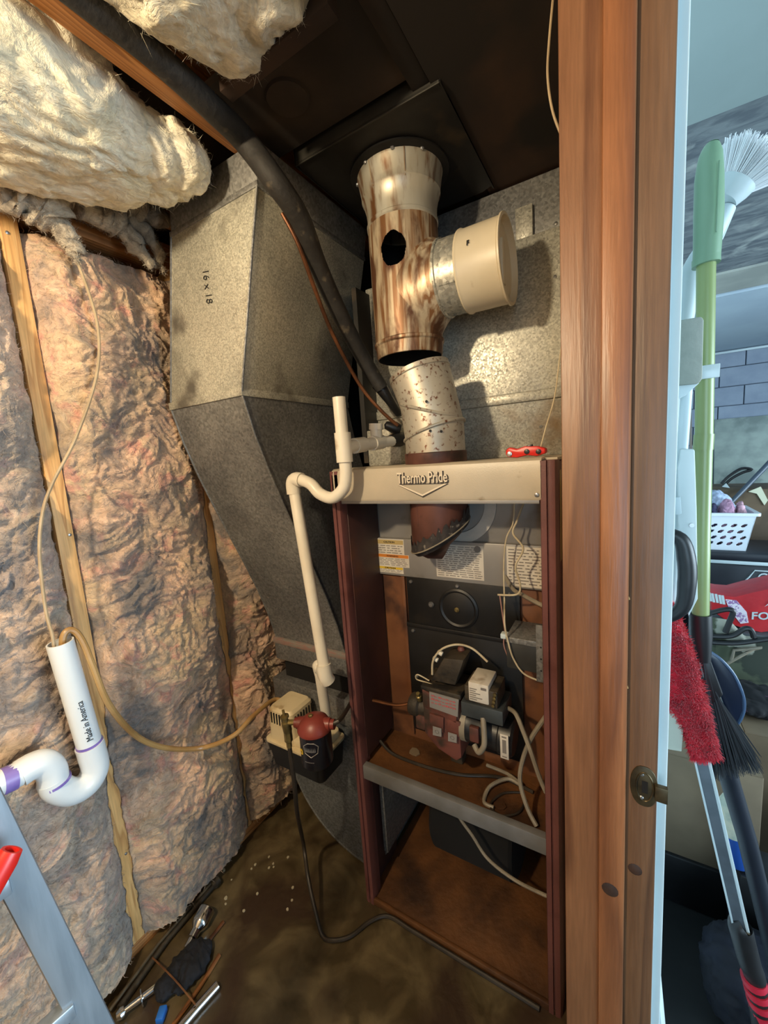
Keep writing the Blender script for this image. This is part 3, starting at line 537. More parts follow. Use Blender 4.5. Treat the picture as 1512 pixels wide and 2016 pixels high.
# control box on the right inside
cb = fp('control_box', mat('dark_grey_enamel', c(66, 66, 64), c(52, 52, 50), sc=9, rough=0.45, metal=0.3), MB().box(-0.245, -0.160, 0.955, 1.06, 0.915, 0.985), 0.003)
fp('box_lid', M_galvd, MB().box(-0.245, -0.160, 0.95, 1.06, 0.985, 1.0), 0.002, par=cb)
fp('box_bracket', M_galvd, MB().box(-0.172, -0.150, 0.945, 0.95, 0.90, 1.045), 0.001, par=cb)
fp('terminal', M_white, MB().box(-0.262, -0.245, 0.965, 0.985, 0.985, 0.998), 0.002, par=cb)
for z in (0.93, 0.96, 0.99): fp('rivet', M_ink, MB().lathe([(0.0025, 0), (0, 0.001)], (-0.161, 0.945, z), (0, -1, 0), 8), par=cb)
# junction block under the rail where the wires leave
fp('junction_block', M_beige, MB().box(-0.25, -0.165, 1.03, 1.09, 1.325, 1.352), 0.003)
# ------------------------------------------------------------------ oil burner
ob = thing('oil_burner', (-0.40, 1.0, 0.51), 'greasy oil burner with maroon housing bolted inside the furnace', 'burner')
def bp(name, m, b, bev=0.0, lab=None, par=None):
    o = b.build(name, m, par or ob, bevel=bev)
    if lab: part(o, lab)
    return o
M_mar = mat('greasy_maroon', c(112, 64, 54), c(88, 52, 44), sc=12, rough=0.5, c3=c(58, 46, 38), sc3=16, lo3=0.52, hi3=0.66)
M_grease = mat('greasy_black_case', c(70, 60, 46), c(46, 40, 32), sc=14, rough=0.55, c3=c(30, 27, 24), sc3=20, bump=0.4, bsc=80)
M_bgrey = mat('blue_grey_box', c(74, 80, 82), c(58, 62, 64), sc=10, rough=0.45, metal=0.3)
BX = lambda px, py, y=0.985: W(px, py, 1, y)
# fan housing: rounded drum with flat maroon front cover
hs = MB(); sec = [(-0.497, 0.80), (-0.385, 0.765), (-0.383, 0.60), (-0.40, 0.585), (-0.455, 0.605), (-0.497, 0.645)]
hs.prism([(x, 0.965, z) for x, z in sec], (0, 0.10, 0)); hb = bp('fan_housing', M_mar, hs, 0.006)
bp('cover_plate', M_mar, MB().prism([(x * 0.96 - 0.0176, 0.958, z) for x, z in ((-0.495, 0.79), (-0.387, 0.757), (-0.387, 0.71), (-0.495, 0.735))], (0, 0.008, 0)), 0.003, par=hb)
# nameplate (faded red print)
q = [W(a, b_, 1, 0.956) for a, b_ in ((845, 1362), (903, 1378), (901, 1412), (846, 1392))]
npn = bp('nameplate', M_silver, MB().prism(q, (0, 0.003, 0)), lab='grey nameplate with faded red print', par=hb)
mb = MB(); r = random.Random(2)
for k in range(3):
    for j in range(7):
        a, b_ = 849 + j * 7.0, 1368 + j * 2.0 + k * 6.5; p = W(a, b_, 1, 0.9555); mb.box(p[0], p[0] + r.uniform(0.006, 0.010), 0.9548, 0.956, p[2] - 0.004, p[2] + r.uniform(-0.002, 0.001))
bp('nameplate_print', M_redink, mb, par=npn)
for (a, b_, w, h) in ((845, 1405, 28, 30), (880, 1415, 26, 30)):
    q = [W(a, b_, 1, 0.958), W(a + w, b_ + w * 0.3, 1, 0.958), W(a + w, b_ + w * 0.3 + h, 1, 0.958), W(a, b_ + h, 1, 0.958)]; bp('cover_panel', M_mar, MB().prism(q, (0, 0.01, 0)), 0.002, par=hb)
for (a, b_) in ((852, 1430), (882, 1442)):
    q = [W(a, b_, 1, 0.953), W(a + 17, b_ + 5, 1, 0.953), W(a + 17, b_ + 21, 1, 0.953), W(a, b_ + 17, 1, 0.953)]; s = bp('round_sticker', M_silver, MB().prism(q, (0, 0.002, 0)), par=hb)
    p = W(a + 8, b_ + 11, 1, 0.952); bp('sticker_mark', M_greyink, MB().tube([(p[0] + 0.0055 * math.cos(t_), 0.9525, p[2] + 0.0055 * math.sin(t_)) for t_ in [k * 0.524 for k in range(13)]], 0.0009, 5), par=hb)
# flange tube to the plate behind
bp('air_tube', M_grease, MB().lathe([(0.055, 0), (0.055, 0.05), (0.075, 0.05), (0.075, 0.058)], (-0.44, 1.03, 0.69), (0, 1, 0), 32, True, True))
# ignition transformer on top (slanted box with terminals)
q = [W(a, b_, 1, 0.975) for a, b_ in ((873, 1296), (913, 1300), (896, 1350), (848, 1340))]
tr = bp('ignition_transformer', M_grease, MB().prism([(q[0][0], .975, q[0][2]), (q[1][0], .975, q[1][2]), (q[2][0], .975, q[2][2]), (q[3][0], .975, q[3][2])], (0, 0.075, 0)), 0.004)
bp('transformer_base', M_grease, MB().box(-0.498, -0.375, 0.96, 1.07, 0.785, 0.80), 0.003, par=tr)
for (a, b_) in ((862, 1300), (871, 1288)): p = W(a, b_, 1, 1.0); bp('terminal', M_pvc, MB().lathe([(0.007, 0), (0.007, 0.014), (0.004, 0.016), (0, 0.016)], p, (-1, 0, 0.4), 12), par=tr)
p = W(908, 1278, 1, 1.03); bp('terminal_ball', M_mar, MB().lathe([(0.0, -0.011), (0.008, -0.008), (0.011, 0), (0.008, 0.008), (0, 0.011)], p, (0, 0, 1), 16), par=tr)
# relay with white cover label on a blue-grey tray
tray = bp('relay_tray', M_bgrey, MB().box(-0.372, -0.258, 0.95, 1.05, 0.748, 0.79), 0.003)
rl = bp('primary_control', M_grease, MB().box(-0.362, -0.272, 0.955, 1.04, 0.79, 0.838), 0.004)
bp('control_cover', M_paper, MB().box(-0.350, -0.294, 0.953, 1.035, 0.796, 0.852), 0.004, par=rl, lab='white control cover with printed label')
mb = MB(); r = random.Random(8)
for k in range(6): mb.box(-0.346, -0.346 + r.uniform(0.015, 0.035), 0.9522, 0.9535, 0.803 + k * 0.006, 0.8052 + k * 0.006)
mb.box(-0.315, -0.300, 0.9522, 0.9535, 0.836, 0.843); bp('cover_print', M_greyink, mb, par=rl)
for k in range(4): bp('terminal_screw', M_brass, MB().lathe([(0.0045, 0), (0.0045, 0.004), (0, 0.005)], (-0.283 + 0.002 * k, 0.953, 0.80 + 0.011 * k), (0, -1, 0), 8), par=rl)
# motor: dark cylinder with bands and end bell, along x
mo = bp('motor', M_blackpl, MB().lathe([(0.0, 0), (0.045, 0), (0.048, 0.004), (0.048, 0.03), (0.046, 0.034), (0.046, 0.10), (0.050, 0.104), (0.050, 0.135), (0.044, 0.142), (0, 0.142)], (-0.382, 1.005, 0.69), (1, 0, -0.05), 36))
bp('motor_band', M_conduit, MB().lathe([(0.050, 0), (0.050, 0.016), (0.046, 0.016)], (-0.384, 1.005, 0.69), (1, 0, 0), 36), par=mo)
bp('capacitor_cover', M_mar, MB().box(-0.352, -0.325, 0.950, 0.965, 0.675, 0.72), 0.004, par=mo)
bp('motor_label', M_paper, MB().box(-0.268, -0.246, 0.9515, 0.954, 0.655, 0.725), 0.001, par=mo, lab='cream motor label')
bp('motor_label_print', M_greyink, MB().box(-0.262, -0.252, 0.9508, 0.952, 0.672, 0.71).box(-0.263, -0.251, 0.9508, 0.952, 0.66, 0.663).box(-0.263, -0.251, 0.9508, 0.952, 0.716, 0.72), par=mo)
bp('motor_conduit', M_conduit, MB().tube([(-0.312, 0.955, 0.755), (-0.306, 0.94, 0.73), (-0.306, 0.935, 0.69), (-0.322, 0.938, 0.662), (-0.338, 0.95, 0.67)], 0.0075, 12, sub=6), par=mo)
# oil pump at the left with fittings
pu = bp('oil_pump', M_grease, MB().lathe([(0, 0), (0.030, 0), (0.034, 0.006), (0.034, 0.03), (0.028, 0.036), (0.028, 0.055), (0, 0.055)], (-0.553, 1.0, 0.705), (1, 0, 0), 24))
bp('pump_fitting', M_brass, MB().lathe([(0.009, 0), (0.009, 0.018), (0.006, 0.02), (0.006, 0.03), (0, 0.03)], (-0.515, 0.985, 0.735), (0, -0.4, 0.9), 8), par=pu)
bp('mount_pad', M_mar, MB().box(-0.528, -0.497, 0.972, 1.04, 0.645, 0.69), 0.004, par=pu)
# high voltage lead looping over the transformer
bp('ignition_lead', M_wire, MB().tube([W(a, b_, 1, y) for a, b_, y in ((851, 1328, .985), (853, 1300, .99), (870, 1278, 1.0), (900, 1269, 1.02), (930, 1277, 1.03), (960, 1303, 1.02))], 0.0032, 8, sub=8))
bp('loop_lead', M_wire, MB().tube([W(a, b_, 1, .98) for a, b_ in ((845, 1340), (822, 1328), (820, 1337), (838, 1343), (858, 1350))], 0.002, 6, sub=6))
bp('support_foot', M_grease, MB().box(-0.455, -0.415, 1.052, 1.0885, 0.4995, 0.64), 0.004)
# copper oil line into the burner
tag(MB().tube([W(696, 1374, 1, 0.972), W(730, 1378, 1, 0.982), W(780, 1388, 1, 0.99), (-0.553, 1.0, 0.705)], 0.005, 8, sub=6).build('copper_oil_line', M_copper), 'thin brown copper line running from cabinet side to the burner', 'pipe')
# ================================================================== flue
# lower adjustable elbow standing on the furnace top
fe = thing('flue_elbow', (-0.43, 1.0, 1.44), 'speckled galvanized flue elbow standing on the furnace top, open above', 'flue pipe')
pe = [V((-0.430, 1.0, 1.440)), V((-0.430, 1.0, 1.525)), V((-0.437, 1.0, 1.58)), V((-0.466, 1.0, 1.685))]
e1 = pe[3] - pe[2]; axt = e1.normalized()
def ringp(ctr, nrm, r, n=48):
    nrm = V(nrm).normalized(); u = V((0, 1, 0)); w = nrm.cross(u).normalized(); return [V(ctr) + r * (math.cos(2 * math.pi * k / n) * u + math.sin(2 * math.pi * k / n) * w) for k in range(n)]
segs = [ringp(pe[0], (0, 0, 1), 0.080), ringp(pe[1], (-0.28, 0, 1), 0.081), ringp(pe[2], (0.10, 0, 1), 0.080), ringp(pe[3], axt, 0.0815)]
inner = [ringp(pe[3], axt, 0.079), ringp(pe[2], (0.1, 0, 1), 0.0775), ringp(pe[1], (-0.28, 0, 1), 0.078)]
part(MB().loft(segs, False, False).build('elbow_wall', M_fluelow, fe), 'galvanized wall with rust specks')
MB().loft([segs[3], inner[0]], False, False).build('elbow_rim', M_fluelow, fe)
MB().loft(inner, False, True).build('elbow_lining', M_sootshade, fe)
for ctr, nrm in ((pe[1], (-0.30, 0.05, 1)), (pe[2], (0.32, -0.12, 1))):
    MB().tube(ringp(ctr, nrm, 0.083) + [ringp(ctr, nrm, 0.083)[0]], 0.004, 8).build('elbow_bead', M_fluelow, fe)
MB().tube(ringp(pe[3] - axt * 0.012, axt, 0.0815) + [ringp(pe[3] - axt * 0.012, axt, 0.0815)[0]], 0.002, 6).build('elbow_bead', M_fluelow, fe)
part(MB().lathe([(0.0815, 0.0), (0.0825, 0.002), (0.0825, 0.028), (0.081, 0.03)], pe[0], (0, 0, 1), 48).build('base_band', M_fluebrown, fe), 'burnt brown band at the foot')
for (px, py) in ((863, 849), (845, 848), (838, 790)):
    p = V(W(px, py, 1, 0.915)); q = V((p.x, 1.0, p.z)); d = V((p.x - pe[1].x, -math.sqrt(max(0.0001, 0.0825 ** 2 - (p.x - pe[1].x) ** 2)), 0)); p2 = V((pe[1].x, 1.0, p.z)) + d
    MB().lathe([(0.0035, 0), (0.003, 0.0015), (0, 0.002)], p2, d, 10).build('screw_hole', M_ink, fe)
# tee hanging from the ceiling box
TX, TY = -0.506, 1.035
ft = thing('flue_tee', (TX, TY, 2.19), 'rust-streaked flue tee with a dark hole hanging from the ceiling box', 'flue pipe')
zb, zt = 1.735, 2.075; n = 300; hh = np.linspace(1.772, 2.06, 170); rT = 0.092
hole = V(W(775, 490, 1, TY - 0.085)); ha = math.atan2(hole.y - TY, hole.x - TX)
vs = []; fs = []
nzv = len(hh)
for i in range(n):
    a = 2 * math.pi * i / n
    for z in hh: vs.append((TX + rT * math.cos(a), TY + rT * math.sin(a), float(z)))
rnd = random.Random(3)
for i in range(n):
    a = 2 * math.pi * (i + 0.5) / n; da = (a - ha + math.pi) % (2 * math.pi) - math.pi
    for j in range(nzv - 1):
        z = (hh[j] + hh[j + 1]) / 2; th = math.atan2((z - hole.z) / 0.040, da * rT / 0.0335); lim = 1 + 0.05 * math.sin(5 * th) + 0.03 * math.sin(9 * th + 1)
        if (da * rT / 0.0335) ** 2 + ((z - hole.z) / 0.040) ** 2 < lim: continue
        i2 = (i + 1) % n; fs.append((i * nzv + j, i2 * nzv + j, i2 * nzv + j + 1, i * nzv + j + 1))
mesh_obj('tee_body', vs, fs, M_flue, ft)['label'] = 'streaked tee body with an oval hole'
MB().loft([[(TX + 0.0895 * math.cos(ha + 0.55 + (2 * math.pi - 1.1) * k / 48), TY + 0.0895 * math.sin(ha + 0.55 + (2 * math.pi - 1.1) * k / 48), z) for k in range(49)] for z in (1.765, 2.065)], False, False, closed=False).build('tee_lining', M_sootshade, ft)
MB().lathe([(0.0865, 0.0), (0.0885, 0.001), (0.0905, 0.012), (0.092, 0.03), (0.0955, 0.034), (0.0955, 0.04), (0.092, 0.043)], (TX, TY, 1.730), (0, 0, 1), 64).build('tee_collar', M_flue, ft)
MB().lathe([(0.086, 0.0), (0.086, 0.04)], (TX, TY, 1.7305), (0, 0, 1), 48).build('collar_lining', M_sootshade, ft)
part(MB().lathe([(0.092, 0.0), (0.0945, 0.003), (0.0945, 0.009), (0.092, 0.012), (0.092, 0.030), (0.0935, 0.045), (0.100, 0.070), (0.1035, 0.074), (0.1035, 0.080), (0.104, 0.086), (0.110, 0.120), (0.112, 0.126), (0.111, 0.134)], (TX, TY, 2.058), (0, 0, 1), 64).build('top_adapter', M_fluetop, ft), 'flared galvanized top adapter')
for a in (3.6, 4.35, 5.05, 5.7): MB().lathe([(0.005, 0), (0.005, 0.002), (0.003, 0.004), (0, 0.004)], (TX + 0.1115 * math.cos(a), TY + 0.1115 * math.sin(a), 2.182), (math.cos(a), math.sin(a), 0), 8).build('adapter_screw', M_steel, ft)
for a in (4.45, 5.3): MB().tube([(TX + r_ * math.cos(a), TY + r_ * math.sin(a), z) for r_, z in ((0.1, 2.128), (0.1045, 2.142), (0.111, 2.182))], 0.0018, 6).build('adapter_seam', M_flue, ft)
BZ = 1.905
# branch: conical saddle, galvanized sleeve, cream end cap
cr = []
for k in range(64):
    a = 2 * math.pi * k / 64; dy, dz = math.cos(a), math.sin(a)
    r1 = 0.091; yy = dy * r1; r_s = 0.089 if True else 0
    x_s = math.sqrt(max(0, 0.0925 ** 2 - yy * yy)); cr.append((yy, dz, x_s))
ring_a = [(TX + x_s * 0.97, TY + yy, BZ + dz * 0.118 - 0.012) for yy, dz, x_s in cr]
ring_b = [(TX + 0.112, TY + math.cos(2 * math.pi * k / 64) * 0.089, BZ + 0.091 * math.sin(2 * math.pi * k / 64)) for k in range(64)]
MB().loft([ring_a, ring_b], False, False).build('branch_saddle', M_flue, ft)
MB().lathe([(0.089, 0.0), (0.093, 0.002), (0.093, 0.007), (0.089, 0.009), (0.089, 0.060)], (TX + 0.110, TY, BZ), (1, 0, 0), 64).build('branch_sleeve', M_branch, ft)
part(MB().lathe([(0.089, 0.0), (0.0945, 0.0), (0.0955, 0.004), (0.0925, 0.009), (0.093, 0.098), (0.098, 0.101), (0.098, 0.105), (0.0915, 0.106), (0.0905, 0.090), (0.02, 0.086), (0.0, 0.086)], (TX + 0.168, TY, BZ), (1, 0, 0), 64).build('end_cap', M_cap, ft), 'cream painted end cap')
MB().box(TX + 0.253, TX + 0.262, TY - 0.012, TY + 0.012, BZ - 0.05, BZ + 0.05).build('cap_brace', M_cap, ft, bevel=0.002)
text('F', (TX + 0.205, TY - 0.0935, BZ + 0.022), (1, 0, 0), (0, 0.2, 1), 0.016, M_ink, ft, 'cap_mark', sx=0.9, bold=0.02)
MB().tube([(TX + 0.125 + 0.0 * k, TY - 0.0893 * math.cos(0.5), BZ - 0.0893 * math.sin(0.5)) for k in (0, 1)][:1] + [(TX + 0.166, TY - 0.0893 * math.cos(0.5), BZ - 0.0893 * math.sin(0.5))], 0.0012, 5).build('sleeve_seam', M_branch, ft)
# ceiling box around the pipe
cbx = thing('flue_ceiling_box', (-0.5, 1.03, 2.19), 'black sheet metal box on the ceiling around the flue top', 'flue box')
BX0, BX1, BY0, BY1, BZ0, BZ1 = -0.70, -0.315, 0.850, 1.24, 2.192, 2.232
MB().box(BX0, BX1, BY0, BY0 + 0.003, BZ0 - 0.002, BZ1).build('box_front', mat('grey_black_sheet', c(58, 56, 50), c(44, 42, 38), sc=6, rough=0.5, metal=0.3), cbx, bevel=0.001)
MB().box(BX0, BX0 + 0.003, BY0, BY1, BZ0 - 0.002, BZ1).build('box_side', M_blacksheet, cbx)
MB().box(BX1 - 0.003, BX1, BY0, BY1, BZ0 - 0.002, BZ1).build('box_side', M_blacksheet, cbx)
rg = [(TX + 0.116 * math.cos(2 * math.pi * k / 48), TY + 0.116 * math.sin(2 * math.pi * k / 48), BZ0) for k in range(48)]
sq = []
for k in range(48):
    a = 2 * math.pi * k / 48; dx, dy = math.cos(a), math.sin(a); tt = min(((BX1 - TX) / dx) if dx > 1e-6 else 9, ((BX0 - TX) / dx) if dx < -1e-6 else 9, ((BY1 - TY) / dy) if dy > 1e-6 else 9, ((BY0 - TY) / dy) if dy < -1e-6 else 9); sq.append((TX + dx * tt, TY + dy * tt, BZ0))
up_ = lambda L, h: [(a, b, cc + h) for a, b, cc in L]
MB().loft([rg, sq, up_(sq, 0.004), up_(rg, 0.004), rg], False, False).build('box_bottom', M_blacksheet, cbx)
MB().lathe([(0.117, 0), (0.128, -0.002), (0.128, -0.006), (0.1105, -0.010)], (TX, TY, BZ0), (0, 0, 1), 48).build('collar', M_blacksheet, cbx)

# ================================================================== supply plenum on the furnace
sp_ = thing('supply_plenum', (-0.44, 1.4, 1.44), 'galvanized supply plenum standing behind the flue on the furnace', 'duct')
MB().box(-0.738, -0.125, 1.20, 1.60, 1.4395, 2.02).build('plenum_box', M_galv2, sp_, bevel=0.003)
MB().box(-0.742, -0.121, 1.192, 1.205, 1.592, 1.620).build('drive_cleat', M_galv2, sp_, bevel=0.003)
MB().box(-0.70, -0.12, 1.26, 1.60, 2.02, 2.19).build('upper_collar', M_galvd, sp_, bevel=0.003)
MB().box(-0.26, -0.215, 1.245, 1.26, 2.03, 2.12).build('bright_patch', M_galv2, sp_, bevel=0.001)  # brighter galvanized patch on the duller collar
for (px, py) in ((1095, 440), (1093, 545), (1093, 780), (1065, 840), (742, 880)):
    p = W(px, py, 1, 1.2); MB().lathe([(0.0045, 0), (0.0045, 0.002), (0, 0.004)], (p[0], 1.20, p[2]), (0, -1, 0), 8).build('sheet_screw', M_steel, sp_)
ev = MB().box(-0.722, -0.60, 1.12, 1.20, 1.4395, 1.555).build('coil_stub', M_galv2, sp_, bevel=0.003)
MB().box(-0.74, -0.723, 1.12, 1.60, 1.45, 2.0).build('dark_side_liner', M_blacksheet, sp_)

# ================================================================== return duct
rd = thing('return_duct', (-0.96, 1.1, 0), 'slanting galvanized return air duct with marker writing beside the furnace', 'duct')
def sect(x0, x1, y0, y1, z): return [(x0, y0, z), (x1, y0, z), (x1, y1, z), (x0, y1, z)]
S_top = (-1.060, -0.715, 0.745, 1.20, 2.215); S0 = (-1.078, -0.735, 0.75, 1.205, 2.115); S1 = (-1.190, -0.868, 0.75, 1.23, 1.660)
MB().loft([sect(-1.060, -0.716, 0.744, 1.20, 2.198), sect(*S0)]).build('top_collar', M_galvd, rd, bevel=0.002)
MB().loft([sect(*S0), sect(*S1)]).build('upper_duct', M_galv, rd, bevel=0.003)
mids = []
for k in range(9):
    t_ = k / 8; s_ = t_ * t_ * (3 - 2 * t_) * 0.45 + t_ * 0.55 if True else t_
    mids.append(sect(-1.190 + (0.072) * s_, -0.868 + 0.071 * s_, 0.75 + 0.25 * s_, 1.23 + 0.21 * s_, 1.660 - 0.845 * t_))
MB().loft(mids).build('transition_duct', M_galvd, rd, bevel=0.0)
def band(s, h, d, name, m):
    x0, x1, y0, y1, z = s; return MB().box(x0 - d, x1 + d, y0 - d, y1 + d, z - h / 2, z + h / 2).build(name, m, rd, bevel=min(h, 0.006) * 0.3)
band((-1.190, -0.868, 0.75, 1.23, 1.664), 0.022, 0.004, 'seam_cleat', M_galv)
MB().loft([sect(S0[0] - 0.003, S0[1] + 0.003, S0[2] - 0.003, S0[3], 2.109), sect(S0[0] - 0.003, S0[1] + 0.003, S0[2] - 0.003, S0[3], 2.122)]).build('seam_cleat', M_galvd, rd, bevel=0.001)
for (p, q) in (((S0[0], S0[2], S0[4]), (S1[0], S1[2], S1[4])), ((S0[1], S0[2], S0[4]), (S1[1], S1[2], S1[4]))): MB().tube([p, q], 0.003, 8).build('corner_seam', M_galvd, rd)
for i_ in (0, 1): MB().tube([m_[i_] for m_ in mids], 0.0035, 8).build('corner_seam', M_galvd, rd)
MB().box(-1.125, -0.790, 0.992, 1.44, 0.735, 0.818).build('base_collar', M_galvd, rd, bevel=0.003)
MB().box(-1.128, -0.787, 0.988, 1.44, 0.80, 0.822).build('red_printed_tape', mat('faded_tape', c(126, 120, 112), c(138, 108, 100), sc=30, rough=0.6, st=(1, 1, 4)), rd, bevel=0.002)
MB().box(-1.11, -0.80, 1.02, 1.42, 0.655, 0.738).build('filter_slot', M_sootshade, rd)  # solid black block imitating the shade in the gap
MB().box(-1.15, -0.735, 0.985, 1.44, 0.555, 0.655).build('filter_rack', M_galvd, rd, bevel=0.003)
# radius boot: flat cheeks with a curved heel
hl = [(-0.727, 0.555), (-1.118, 0.555), (-1.118, 0.38)] + [(-0.765 - 0.353 * math.cos(a), 0.36 - 0.355 * math.sin(a)) for a in [k * math.pi / 2 / 16 for k in range(1, 17)]] + [(-0.727, 0.005)]
bo = MB().prism([(x, 1.0, z) for x, z in hl], (0, 0.40, 0)).build('boot', mat('blue_grey_sheet', c(128, 132, 134), c(112, 116, 118), sc=4, rough=0.4, metal=0.5, spangle=180), rd)
MB().tube([(x, 1.0, z) for x, z in hl[1:-1]], 0.0035, 8).build('boot_seam', M_galvd, rd)
MB().prism([(-0.727, 1.02, 0.03), (-0.685, 1.02, 0.10), (-0.69, 1.02, 0.40), (-0.727, 1.02, 0.46)], (0, 0.28, 0)).build('boot_throat', M_galvd, rd)
MB().box(-0.70, -0.685, 1.0, 1.02, 0.1, 0.4).build('boot_tab', M_galvd, rd)
# handwritten size, reading downwards on the upper front face
def on_front(px, py): return W(px, py, 1, 0.7485)
a = on_front(402, 520); b_ = on_front(413, 605); dv = V(b_) - V(a); dv.normalize()
text('16 x 18', (V(a) + V(b_)) / 2, dv, V((dv.z, 0, -dv.x)) if dv.z > 0 else V((-dv.z, 0, dv.x)), 0.036, M_ink, rd, 'marker_writing', sx=0.8, bold=-0.012, shear=0.2)
# ================================================================== refrigerant lines
ls = thing('insulated_refrigerant_line', (-0.70, 0.5, 2.17), 'thick black foam-sleeved refrigerant pipe sagging from joist to the coil', 'pipe')
path = [V((-0.715, -0.90, 2.17)), W(20, -120, 2, 2.17), W(170, 0, 2, 2.17), W(300, 105, 2, 2.17), W(420, 215, 2, 2.165), W(480, 275, 1, 0.700), W(540, 355, 1, 0.735), W(590, 430, 1, 0.80), W(625, 520, 1, 0.88), W(665, 610, 1, 0.97), W(715, 705, 1, 1.08), W(752, 765, 1, 1.13)]
part(MB().tube(path, [0.022, 0.022, 0.022, 0.022, 0.024, 0.026, 0.026, 0.025, 0.024, 0.024, 0.023, 0.021], 18, sub=8).build('foam_sleeve', M_foam, ls), 'dusty black foam sleeve')
MB().tube([W(745, 755, 1, 1.13), W(765, 785, 1, 1.15), W(785, 815, 1, 1.19)], [0.024, 0.016, 0.012], 14, sub=5).build('taped_end', M_blackpl, ls)
tag(MB().tube([W(556, 420, 1, 0.785), W(587, 480, 1, 0.815), W(620, 570, 1, 0.875), W(656, 660, 1, 0.945), W(708, 757, 1, 1.03), W(750, 808, 1, 1.07), W(783, 838, 1, 1.105)], 0.0055, 10, sub=8).build('copper_liquid_line', M_copper), 'thin brown copper line hanging beside the black foam pipe', 'pipe')
tag(MB().lathe([(0, 0), (0.016, 0.002), (0.02, 0.02), (0.012, 0.05), (0, 0.055)], W(789, 846, 1, 1.126), (-0.75, -0.6, 0.35), 14).build('taped_joint', M_blackpl), 'lumpy black taped joint where copper line meets the coil', 'pipe joint')
# ================================================================== condensate drain in white PVC
pv = thing('condensate_drain', (-0.74, 0.83, 0.6), 'white pvc condensate trap and drop pipe beside the furnace front', 'drain pipe')
yt = 0.845
def pt(name, pts, r, m=M_pvc, n=18, sub=6): return MB().tube(pts, r, n, sub=sub).build(name, m, pv)
T0 = W(667, 782, 1, yt); T1 = W(674, 852, 1, yt); T2 = W(679, 912, 1, yt)
pt('vent_stub', [T0, W(674, 862, 1, yt)], 0.0165, sub=0)
pt('tee_fitting', [T1, W(679, 910, 1, yt)], 0.0215, sub=0)
pt('trap', [W(679, 905, 1, yt), W(681, 935, 1, yt), W(676, 962, 1, yt), W(655, 980, 1, yt), W(630, 972, 1, yt), W(612, 953, 1, yt), W(590, 944, 1, yt), W(580, 945, 1, yt)], 0.0165)
pt('elbow', [W(594, 945, 1, yt), W(582, 944, 1, yt), W(577, 952, 1, yt), W(579, 972, 1, yt)], 0.0205)
D0 = W(579, 965, 1, yt); D1 = W(640, 1322, 1, 0.80)
pt('drop_pipe', [D0, D1], 0.0165, sub=0)
E0 = W(627, 1310, 1, 0.875)
pt('lower_elbow', [W(637, 1308, 1, 0.80), W(641, 1330, 1, 0.798), V(W(645, 1342, 1, 0.80)) + V((0, 0.004, 0))], 0.0205)
pt('offset_pipe', [W(643, 1338, 1, 0.802), W(633, 1318, 1, 0.868)], 0.0195, sub=0)
pt('upper_elbow', [W(632, 1318, 1, 0.868), E0, V(E0) + V((0.002, 0.004, -0.03))], 0.0195)
pt('tail_pipe', [E0, W(642, 1405, 1, 0.90)], 0.0165, sub=0)
# horizontal arm to the coil with a capped clean-out
A0 = W(680, 882, 1, yt); A1 = W(740, 872, 1, 1.0); A2 = W(790, 866, 1, 1.12)
pt('side_arm', [A0, W(700, 877, 1, 0.90), A1, A2], 0.0165)
pt('coupling', [W(697, 878, 1, 0.895), W(716, 875, 1, 0.945)], 0.021, sub=0)
pt('cleanout_tee', [W(733, 873, 1, 0.985), W(752, 870, 1, 1.035)], 0.021, sub=0)
pt('cleanout_stub', [W(742, 870, 1, 1.01), W(740, 838, 1, 1.01)], 0.0175, sub=0); pt('cleanout_cap', [W(740, 846, 1, 1.01), W(740, 834, 1, 1.01)], 0.0205, sub=0)
tag(MB().tube([W(768, 868, 1, 1.07), W(785, 866, 1, 1.105), W(793, 863, 1, 1.126)], [0.0175, 0.022, 0.02], 14, sub=4).build('black_mastic', M_blackpl), 'black mastic lump on the drain arm at the coil', 'sealant')
# ================================================================== condensate pump
pp_ = thing('condensate_pump', (-0.92, 0.9, 0.5), 'cream and black condensate pump fixed to the duct boot', 'pump')
px0, px1, py0, py1 = -1.045, -0.80, 0.845, 0.984
def rrect(x0, x1, y0, y1, z, r=0.02, n=5):
    o = []
    for cx_, cy_, a0 in ((x1 - r, y0 + r, -90), (x1 - r, y1 - r, 0), (x0 + r, y1 - r, 90), (x0 + r, y0 + r, 180)):
        for k in range(n + 1): a = math.radians(a0 + 90 * k / n); o.append((cx_ + r * math.cos(a), cy_ + r * math.sin(a), z))
    return o
MB().loft([rrect(px0 + 0.01, px1 - 0.01, py0 + 0.01, py1 - 0.004, 0.455), rrect(px0, px1, py0, py1, 0.545)]).build('tank', M_blackpl, pp_)
MB().loft([rrect(px0 - 0.004, px1 + 0.004, py0 - 0.004, py1, 0.543), rrect(px0 - 0.004, px1 + 0.004, py0 - 0.004, py1, 0.553)]).build('rim', M_cream, pp_, bevel=0.002)
MB().loft([rrect(px0 + 0.035, px1 - 0.01, py0 + 0.012, py1 - 0.006, 0.553), rrect(px0 + 0.037, px1 - 0.012, py0 + 0.014, py1 - 0.008, 0.577)]).build('deck', M_cream, pp_, bevel=0.003)
cx0, cx1, cy0, cy1 = px0 + 0.012, -0.918, py0 + 0.006, py1 - 0.012
hsng = MB().loft([rrect(cx0, cx1, cy0, cy1, 0.555, 0.016), rrect(cx0 + 0.004, cx1 - 0.004, cy0 + 0.004, cy1 - 0.004, 0.661, 0.016), rrect(cx0 + 0.012, cx1 - 0.012, cy0 + 0.012, cy1 - 0.012, 0.671, 0.012)]).build('motor_cover', M_cream, pp_)
